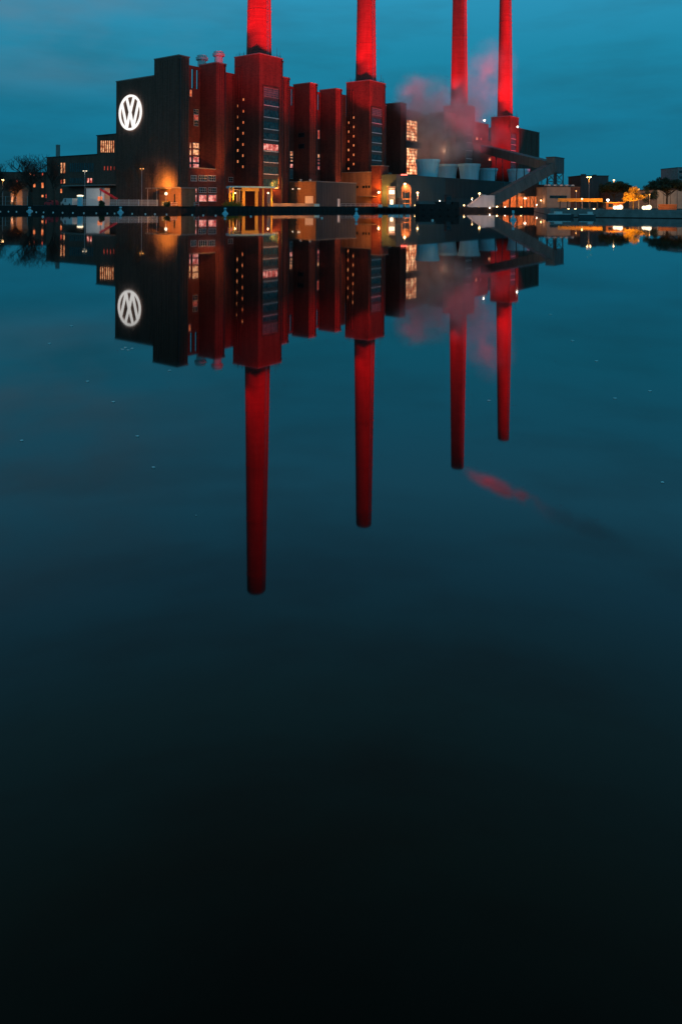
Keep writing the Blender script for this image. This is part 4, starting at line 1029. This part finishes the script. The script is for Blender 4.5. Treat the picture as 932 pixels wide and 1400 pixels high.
# jetty with pale blue crates
a, c = gx(514, 242), gx(566, 247); fr = Frame(a.xy, (c - a).xy); JL = (c - a).length
jt = thing('jetty', 'dark timber jetty carrying pale blue crates', 'jetty', (a.x, a.y, 0))
m = MB(); m.box(fr, 0, JL, -2.2, 1.2, .95, GROUND - .1); obj('deck', m, M['darkmetal'], jt)
for k in range(7):
    for t0_ in (-2.0, .8):
        m = MB(); P = fr.p(.4 + (JL - .8) * k / 6, t0_, 0); m.tube((P.x, P.y, -1.2), (P.x, P.y, .95), .16, n=8); obj('pile', m, M['quay'], jt)
proto = None
for k, (xx, ww, lab) in enumerate(((519.5, 1.2, 'pale blue crate standing apart at the shed end of the jetty'), (532.5, .9, 'first pale blue crate after the gap on the jetty'), (537, 1.0, 'pale blue crate below the lit cabin door'), (542, 1.0, 'pale blue crate below the dark domed container'), (548, 1.0, 'pale blue crate just before the storage tank'), (557, 1.4, 'wide pale blue crate at the barge end of the jetty'))):
    s_ = fr.s_at(xx, 283, -1.6); P = fr.p(s_, -1.6, GROUND - .1)
    cr_ = thing('crate', lab, 'crate', P, 'pale blue crates on the jetty')
    m = MB(); m.box(fr, s_ - ww / 2, s_ + ww / 2, -2.0, -1.2, GROUND - .1, GROUND + .75)
    for q_ in (-.35, 0, .35): m.box(fr, s_ + q_ * ww - .04, s_ + q_ * ww + .04, -2.05, -2.0, GROUND - .08, GROUND + .73)
    obj('box', m, M['bluepaint'], cr_); m = MB(); m.box(fr, s_ - ww / 2 - .05, s_ + ww / 2 + .05, -2.06, -1.14, GROUND + .75, GROUND + .86); obj('lid', m, M['bluepaint'], cr_)

# barge with wheelhouse
a, c = on_water(571, 291.2), on_water(629, 291.4); P = (a + c) / 2; fr = Frame(a.xy, (c - a).xy); BL_ = (c - a).length
bg_ = thing('barge', 'black work barge with a small wheelhouse moored off the cooling house', 'barge', (P.x, P.y, 0))
dk = 2.3; m = MB(); pts0 = [(.5, 0), (BL_ - .3, 0), (BL_, 1.2), (BL_, 3.6), (BL_ - .3, 4.6), (.5, 4.6), (-.2, 2.3)]
pts = [fr.p(*q_) for q_ in pts0]; m.prism(pts, -.4, dk); 
hull = obj('hull', m, M['quay'], bg_)
m = MB(); m.add([fr.p(.3, -.05, dk), fr.p(BL_ * .42, -.05, dk), fr.p(BL_ * .42, 4.6, dk), fr.p(.3, 4.6, dk), fr.p(.3, 1.6, dk + .75), fr.p(BL_ * .42, 1.6, dk + .75), fr.p(.3, 3, dk + .75), fr.p(BL_ * .42, 3, dk + .75)],
                [(0, 1, 5, 4), (4, 5, 7, 6), (6, 7, 2, 3), (0, 4, 6, 3), (1, 2, 7, 5)]); obj('tarpaulin', m, M['conveyor'], bg_)
m = MB(); m.box(fr, BL_ * .44, BL_ * .66, .4, 4.2, dk, dk + .55); m.box(fr, BL_ * .84, BL_ * .98, .5, 4.1, dk, dk + .6); obj('hatch', m, M['quay'], bg_)
m = MB(); m.box(fr, BL_ * .70, BL_ * .82, 1.3, 3.3, dk, at(615, 267.5, 195).z); wh = obj('wheelhouse', m, M['darkmetal'], bg_)
fbox(fr, wh, 'window', 'glass', BL_ * .715, BL_ * .805, 1.25, 1.31, dk + 1.1, dk + 1.9)
fbox(fr, wh, 'roof', 'darkmetal', BL_ * .69, BL_ * .83, 1.2, 3.4, at(615, 267.5, 195).z, at(615, 267.5, 195).z + .12)
m = MB()
for k in range(5): m.lathe(fr.p(1.5 + k * 2.2, -.12, 1.0), [(.05, -.3), (.24, -.22), (.28, 0), (.24, .22), (.05, .3)], 10)
obj('tyre_fender', m, M['quay'], bg_)

# ------------------------------------------------------------------ right bank
def distant(name, label, cat, x0, x1, ytop, d, depth, wall, u=(1, .05)):
    Pn = gx(x0, d); fr = Frame(Pn.xy, u); ls = fr.s_at(x1, 265, 0); h = at((x0 + x1) / 2, ytop, d).z
    t_ = thing(name, label, cat, fr.p(0, 0, GROUND)); w_ = fbox(fr, t_, 'wall', wall, 0, ls, 0, depth, GROUND - .2, h)
    m = MB(); m.box(fr, -.2, ls + .2, -.2, depth + .2, h, h + .3); obj('roof', m, M['roof'], t_)
    return t_, fr, w_, ls, h
t_, fr, w_, ls, h = distant('workshop', 'low pale workshop behind the lattice tower legs', 'building', 747, 792, 255.5, 262, 12, 'pale')
m = MB(); 
for k in range(5): m.box(fr, 1 + k * 2.2, 2 + k * 2.2, 2, 6, h + .3, h + .9)
obj('rooflight', m, M['palegrey'], t_); fbox(fr, w_, 'dark_bay', 'darkbrick', ls * .72, ls + .05, -.15, 3, GROUND, h - .1)
fbox(fr, w_, 'window_band', 'glass', 1, ls * .6, -.08, .05, GROUND + 3.4, GROUND + 4.4)
t_, fr, w_, ls, h = distant('storage_block', 'plain grey box building behind the tall twin lamp posts', 'building', 792.8, 831, 240.8, 300, 14, 'clad')
m = MB()
for k in range(14): m.box(fr, ls * k / 14 + .2, ls * k / 14 + .4, -.1, 0, GROUND, h - .2)
m.box(fr, 2, 3.5, 3, 5, h + .3, h + 1.0); m.box(fr, 7, 8, 3, 5, h + .3, h + .8); obj('cladding_ribs', m, M['clad'], t_)
t_, fr, w_, ls, h = distant('warehouse', 'long pale warehouse wall behind the wide pine', 'building', 897, 990, 260, 232, 20, 'pale')
m = MB()
for k in range(10): m.box(fr, k * 2.2, k * 2.2 + .12, -.06, 0, GROUND, h)
obj('wall_joint', m, M['clad'], t_); fbox(fr, w_, 'lit_bay', 'tan', fr.s_at(927, 260, 0), ls, -.4, .3, h + .31, h + 1.2)
t_, fr, w_, ls, h = distant('grey_tower', 'tall grey building far behind the warehouse', 'building', 925.5, 985, 229.5, 420, 20, 'concrete')
for k in range(4): fbox(fr, w_, 'window_band', 'glass', 1, ls - 1, -.08, .05, h - 3 - k * 3.4, h - 1.6 - k * 3.4)
t_, fr, w_, ls, h = distant('low_depot', 'low dark depot behind the orange lit tree', 'building', 833, 897, 262, 290, 14, 'darkbrick')
for k in range(3): fbox(fr, w_, 'window', 'redwin' , 3 + k * 5.2, 4 + k * 5.2, -.08, .05, GROUND + 1.6, GROUND + 2.4)
m = MB(); m.box(fr, ls * .05, ls * .35, 2, 8, h + .3, h + 1.6); obj('roof_hall', m, M['palegrey'], t_)
# pipe bridge
a, c = gx(762, 180, 3.4), gx(823, 176, 3.4)
pb_ = thing('pipe_bridge', 'long yellow pipe bridge lit amber before the workshop', 'pipe bridge', (a.x, a.y, GROUND))
m = MB()
for zz, r_ in ((0, .14), (.32, .16), (.62, .1)): m.tube(a + Vector((0, 0, zz - .25)), c + Vector((0, 0, zz - .25)), r_, n=8)
obj('pipe', m, M['yellow'], pb_)
for k in range(6):
    q_ = a.lerp(c, (k + .3) / 6); m = MB(); m.box(Frame(q_.xy, (1, 0)), -.1, .1, -.15, .15, GROUND - .1, q_.z - .4); m.box(Frame(q_.xy, (1, 0)), -.15, .15, -.5, .5, q_.z - .4, q_.z - .26); obj('support', m, M['darkmetal'], pb_)
for xx in (770, 785, 800, 814): lamp('POINT', 'bridge_light', at(xx, 270, 174), 380, ORANGE, .15, parent=pb_)
post_lamp('yard_lamp', 'small amber lamp on the pipe bridge', 795, 271.8, 176, 60, ORANGE, rb=.16)
post_lamp('yard_lamp', 'dim lamp before the workshop dark bay', 787, 261, 240, 60, (1, .45, .25), 'lampdim', rb=.22)
post_lamp('tall_lamp', 'tall twin headed lamp post before the grey box building', 804.6, 242.5, 250, 2600, ORANGE, 'bulb', rb=.24, arm=.55)
post_lamp('tall_lamp', 'tall lamp post rising through the flat topped pine', 838.5, 246.3, 206, 250, ORANGE, 'bulb', rb=.2)
post_lamp('white_lamp', 'white lamp beside the pipe bridge end', 830.2, 273.5, 160, 900, (1, .65, .55), 'bulbw', rb=.28)
post_lamp('yard_lamp', 'dim lamp over the orange lit tree', 872.6, 258.5, 168, 60, ORANGE, 'lampdim', rb=.16)
post_lamp('yard_lamp', 'dim lamp between the orange lit tree and the wide pine', 887.2, 266, 170, 60, ORANGE, 'lampdim', rb=.16)
for x, lab in ((746.8, 'low quay light nearest the lattice tower'), (776.6, 'low quay light, one of a close pair nearer the lattice tower'), (786, 'low quay light, one of a close pair nearer the tall twin lamp'), (811.4, 'low quay light before the grey box building')):
    d_ = 134 if x < 800 else 131
    if x < 750: d_ = 180
    post_lamp('quay_light', lab, x, 285.9, d_, 300, (1, .42, .15), 'bulb', rb=.17 if d_ < 150 else .22, group='low lights along the far quay')
for x0, x1, lab in ((837.5, 850, 'bright cluster of white globe lights before the flat topped pine'), (877, 889, 'bright cluster of white globe lights below the orange lit tree')):
    P = gx((x0 + x1) / 2, 127.5); t_ = thing('globe_light', lab, 'lamp', P, 'globe lights on the concrete quay')
    w_ = (x1 - x0) * 127.5 / FOC
    for q_, r_ in ((-.30, .34), (.02, .36), (.30, .42)):
        m = MB().ball(P + Vector((q_ * w_, 0, r_ + .06)), r_, 16, 10); obj('globe', m, M['bulbw'] if False else M['pearl'], t_, smooth=True)
    m = MB(); m.box(Frame(P.xy, (1, 0)), -w_ / 2, w_ / 2, -.3, .3, GROUND - .1, GROUND + .08); obj('plinth', m, M['concrete'], t_)
    lamp('POINT', 'globe_glow', P + Vector((0, 1.0, .9)), 700, ORANGE, .3, parent=t_)
P = gx(900, 130); fr = Frame(P.xy, (1, -.35)); s1 = fr.s_at(924.5, 285, 0); t_ = thing('timber_container', 'long tan timber container on the concrete quay below the wide pine', 'container', P)
m = MB(); m.box(fr, 0, s1, 0, 1.6, GROUND, GROUND + .95)
for k in range(14): m.box(fr, s1 * k / 14 + .05, s1 * (k + 1) / 14 - .05, -.05, 0, GROUND + .05, GROUND + .9)
obj('box', m, M['tan'], t_); m = MB(); m.box(fr, -.06, s1 + .06, -.1, 1.66, GROUND + .95, GROUND + 1.04); obj('lid', m, M['tan'], t_)
lamp('POINT', 'container_light', fr.p(s1 * .5, -1.6, 3.4), 220, ORANGE, .15, parent=t_)
P = gx(828, 133); fr = Frame(P.xy, (1, -.1)); t_ = thing('ticket_kiosk', 'low amber lit kiosk behind the globe lights', 'kiosk', P)
m = MB(); m.box(fr, 0, 3.0, 0, 2.2, GROUND, GROUND + 1.25); w_ = obj('wall', m, M['tan'], t_); m = MB(); m.box(fr, -.2, 3.2, -.3, 2.4, GROUND + 1.25, GROUND + 1.37); obj('roof', m, M['yellow'], t_); fbox(fr, w_, 'hatch', 'glass', .4, 1.2, -.06, .05, GROUND + .5, GROUND + 1.1)
lamp('POINT', 'kiosk_light', fr.p(1.5, -1.4, 2.9), 260, ORANGE, .15, parent=t_)
for x0, x1, yl, lab, cabx in ((748, 786, 297.6, 'low white motor launch moored below the paired quay lights', .3), (790, 815, 298, 'smaller white launch moored against the concrete wall', .55)):
    a, c = on_water(x0, yl), on_water(x1, yl + .2); fr = Frame(a.xy, (c - a).xy); ln = (c - a).length; t_ = thing('motor_launch', lab, 'boat', ((a.x + c.x) / 2, (a.y + c.y) / 2, 0), 'launches moored along the far quay')
    m = MB(); lo = [fr.p(.15 * ln * 0 + .3, .25), fr.p(ln * .82, .25), fr.p(ln * .97, .8), fr.p(ln * .82, 1.35), fr.p(.3, 1.35)]; hi = [fr.p(.05, 0), fr.p(ln * .84, 0), fr.p(ln, .8), fr.p(ln * .84, 1.6), fr.p(.05, 1.6)]
    n = 5; m.add([(p.x, p.y, -.2) for p in lo] + [(p.x, p.y, .62) for p in hi], [tuple(range(n))[::-1], tuple(range(n, 2 * n))] + [(i, (i + 1) % n, n + (i + 1) % n, n + i) for i in range(n)]); obj('hull', m, M['conveyor'], t_)
    m = MB(); m.box(fr, .1, ln * .84, -.03, .03, .56, .68); m.box(fr, ln * cabx, ln * (cabx + .25), .35, 1.25, .62, 1.05); obj('cabin', m, M['white'], t_)
for (x, y, d_, lab) in ((661.8, 164.6, 372, 'tiny white roof lamp between the third and fourth chimneys'), (707.2, 173.5, 386, 'tiny white lamp at the outer roof corner of the fourth tower')):
    P = at(x, y, d_); t_ = thing('roof_lamp', lab, 'lamp', P - Vector((0, 0, 1.2)))
    m = MB().ball(P, .42, 10, 8); obj('bulb', m, M['bulbw'], t_); m = MB().tube(P - Vector((0, 0, 2.4)), P, .08); obj('pole', m, M['darkmetal'], t_)
for k, (x, y, d_, wm) in enumerate(((567, 280.5, 262, 1), (577, 276.5, 264, 0), (588, 279, 264, 1), (601, 274.5, 266, 0), (634, 280.5, 262, 1), (647.5, 281.5, 258, 0), (654, 283.5, 252, 1), (669, 284, 250.5, 0), (679, 282.5, 256, 1), (690, 283, 254, 0), (712, 283.2, 254, 1), (727, 284.2, 249.5, 1), (733, 280, 258, 0), (739, 274, 266, 1))):
    post_lamp('bollard_lamp', 'small warm bollard lamp on the working quay between the barge and the lattice tower', x, y, d_, 140, (1, .42, .2), 'bulb' if wm else 'bulbw', rb=.17 + .05 * (k % 3), group='small lamps on the working quay')
# far tree line round the horizon
rnd = random.Random(77); m = MB()
for (xa, xb, n) in ((-120, 70, 130), (690, 1060, 260)):
    for k in range(n):
        x = xa + (xb - xa) * rnd.random(); d_ = rnd.uniform(480, 640); P = gx(x, d_); hh = rnd.uniform(5, 11) if x < 100 else rnd.uniform(5, 12)
        m.tube(P, P + Vector((0, 0, hh)), .3, .1, 4); needle_cloud(m, P + Vector((0, 0, hh * .62)), rnd.uniform(2.5, 4.5), hh * .42, 46, rnd, 1.1)
tag(obj('treeline', m, M['needle'], base=(0, 560, GROUND)), 'dark line of far trees along the horizon', 'trees', kind='stuff')

# ------------------------------------------------------------------ floats and buoys on the water
m = MB().ball((0, 0, .04), .16, 14, 9); first = obj('float', m, M['white'], smooth=True)
FLO = [(1, 289.4), (12, 289.4), (23, 289.6), (50, 290.2), (60, 290.4), (73, 290.6), (86, 291), (100, 291.2), (115, 291.5), (132, 291.6), (147, 291.9), (157, 292), (181, 292.4), (199, 292.8), (212, 293), (228, 293.4), (263, 294.2), (278, 294.6), (295, 295), (343, 296.2), (440, 298.4), (591, 301.6), (59, 296.6)]
for k, (x, y) in enumerate(FLO):
    o = first if k == 0 else first.copy()
    if k: COL.objects.link(o)
    o.location = on_water(x, y); tag(o, 'small round white float on the dark water below the quay', 'float', 'white floats strung along the quay')
for k, (x, y, h, lab) in enumerate(((41, 291, .95, 'pale blue buoy on the water before the big round bare tree'), (165, 292.6, 1.15, 'pale blue buoy on the water below the emblem wall'), (308, 294.2, 1.1, 'pale blue buoy on the water below the pink ground floor windows'), (487, 298, 1.25, 'pale blue buoy on the water below the metal shed front'), (701, 303, 1.15, 'pale blue buoy on the water below the glowing loading hall'))):
    P = on_water(x, y - 2.0); r_ = 4.2 * P.y / FOC
    t_ = thing('buoy', lab, 'buoy', P, 'pale blue buoys')
    m = MB().lathe(P, [(r_ * .6, -.25), (r_, -.05), (r_, .12), (r_ * .8, .26)], 20); obj('float_drum', m, M['bluepaint'], t_)
    m = MB().lathe(P, [(r_ * .62, .26), (r_ * .34, h * .62), (r_ * .2, h * .66)], 16); obj('cone', m, M['bluepaint'], t_)
    m = MB().lathe(P, [(.05, h * .6), (.05, h * .82), (r_ * .42, h * .82), (r_ * .42, h * 1.15), (.05, h * 1.18)], 12); obj('topmark', m, M['bluepaint'], t_)
LV = [(168, 478), (172, 475.5), (176, 479), (181, 477), (155, 550), (268, 705.5), (905, 660), (120, 522), (668, 548), (840, 545), (98, 446), (30, 603), (232, 507), (782, 466), (815, 494), (888, 535), (752, 430), (68, 470), (188, 597), (210, 640)]
rnd = random.Random(3)
for k, (x, y) in enumerate(LV):
    P = on_water(x, y); sz = min(.05, 1.5 * P.y / FOC) * (1.0 if y < 690 else .4); m = MB(); n = 8
    pts = [(P.x + sz * math.cos(2 * math.pi * i / n) * 1.6, P.y + sz * 1.2 * math.sin(2 * math.pi * i / n)) for i in range(n)]
    m.prism(pts, .001, .006 + .004 * rnd.random()); tag(obj('floating_leaf', m, M['leafdry'], base=P), 'tiny pale leaf floating on the still water', 'leaf', 'pale leaves floating on the water')

# ------------------------------------------------------------------ steam
def steam_mat(name, dens, seed, scale=.12, col=(.97, .97, .98)):
    b = NB(name)
    tcn = b.n('ShaderNodeTexCoord'); geo = b.n('ShaderNodeNewGeometry')
    ln = b.n('ShaderNodeVectorMath', {0: tcn.outputs['Object']}, operation='LENGTH')
    fo = b.n('ShaderNodeMapRange', {0: ln.outputs['Value'], 1: .15, 2: 1.0, 3: 1.0, 4: 0.0}, interpolation_type='SMOOTHSTEP')
    off = b.n('ShaderNodeVectorMath', {0: geo.outputs['Position'], 1: (seed * 13.1, seed * 7.7, 0)}, operation='ADD')
    nz = b.n('ShaderNodeTexNoise', {'Vector': off.outputs[0], 'Scale': scale, 'Detail': 3.0, 'Roughness': .5})
    mr = b.n('ShaderNodeMapRange', {0: nz.outputs[0], 1: .36, 2: .68, 3: 0.0, 4: 1.0})
    m1 = b.n('ShaderNodeMath', {0: fo.outputs[0], 1: mr.outputs[0]}, operation='MULTIPLY'); m2 = b.n('ShaderNodeMath', {0: m1.outputs[0], 1: dens}, operation='MULTIPLY')
    pv = b.n('ShaderNodeVolumePrincipled', {'Color': (*col, 1), 'Density': m2.outputs[0], 'Anisotropy': .1})
    b.set(b.out.inputs[1], pv.outputs[0]); return b.m
def steam(name, label, c, rad, dens, seed, rot=None, scale=.12):
    m = MB().ball((0, 0, 0), 1.0, 20, 12); o = obj(name, m, steam_mat('steam_vapour', dens, seed, scale))
    o.location = c; o.scale = rad
    if rot is not None: o.rotation_euler = rot
    return tag(o, label, 'steam', kind='stuff')
st = CELL.p(56, 13, 0)
steam('steam', 'grey and rosy steam drifting off the cooling stacks across the third tower', Vector((st.x + 0, st.y, 38)), (29, 16, 24), .27, 1)
steam('steam', 'pink puff of steam above the dark bay beside the second tower', at(566, 134, 296), (10, 8, 12), .28, 2, scale=.16)
steam('steam', 'thin steam rising between the last two chimneys', at(662, 118, 340), (16, 10, 27), .05, 4, rot=(0, R(18), 0))
steam('steam', 'pale steam before the fourth tower above the far cooling stacks', at(668, 196, 352), (17, 10, 14), .06, 5)
c3 = F.p(SMOKE_S[2] + 5.6, 5.6, 128)
steam('smoke_plume', 'red tinged smoke plume trailing from the third chimney', Vector((c3.x + 24, c3.y, 136.5)), (30, 5.0, 5.0), .42, 6, rot=(0, R(-24), 0), scale=.1)
steam('smoke_plume', 'faint smoke thinning out beyond the red tinged plume', Vector((c3.x + 58, c3.y, 152)), (36, 8, 7), .075, 7, rot=(0, R(-22), 0), scale=.08)
lamp('SPOT', 'red_floodlight', F.p(SMOKE_S[2] + 30, -44, 9), 1300e3, RED, .5, (c3.x + 22, c3.y, 136), 24, .9)
lamp('POINT', 'warehouse_fill', gx(912, 222, 6.5), 2600, (1, .52, .25), .3)  # unseen warm point added to tint the warehouse wall
for x_, d_ in ((376, 223), (398, 226.5), (420, 230)): lamp('POINT', 'parapet_fill', gx(x_, d_, 3.4), 420, ORANGE, .2)  # unseen amber points added to warm the low parapet
lamp('POINT', 'quay_glow', gx(492, 244, 3.6), 700, (1, .38, .15), .2)
lamp('POINT', 'quay_glow', gx(548, 252, 3.8), 900, (1, .36, .15), .2)
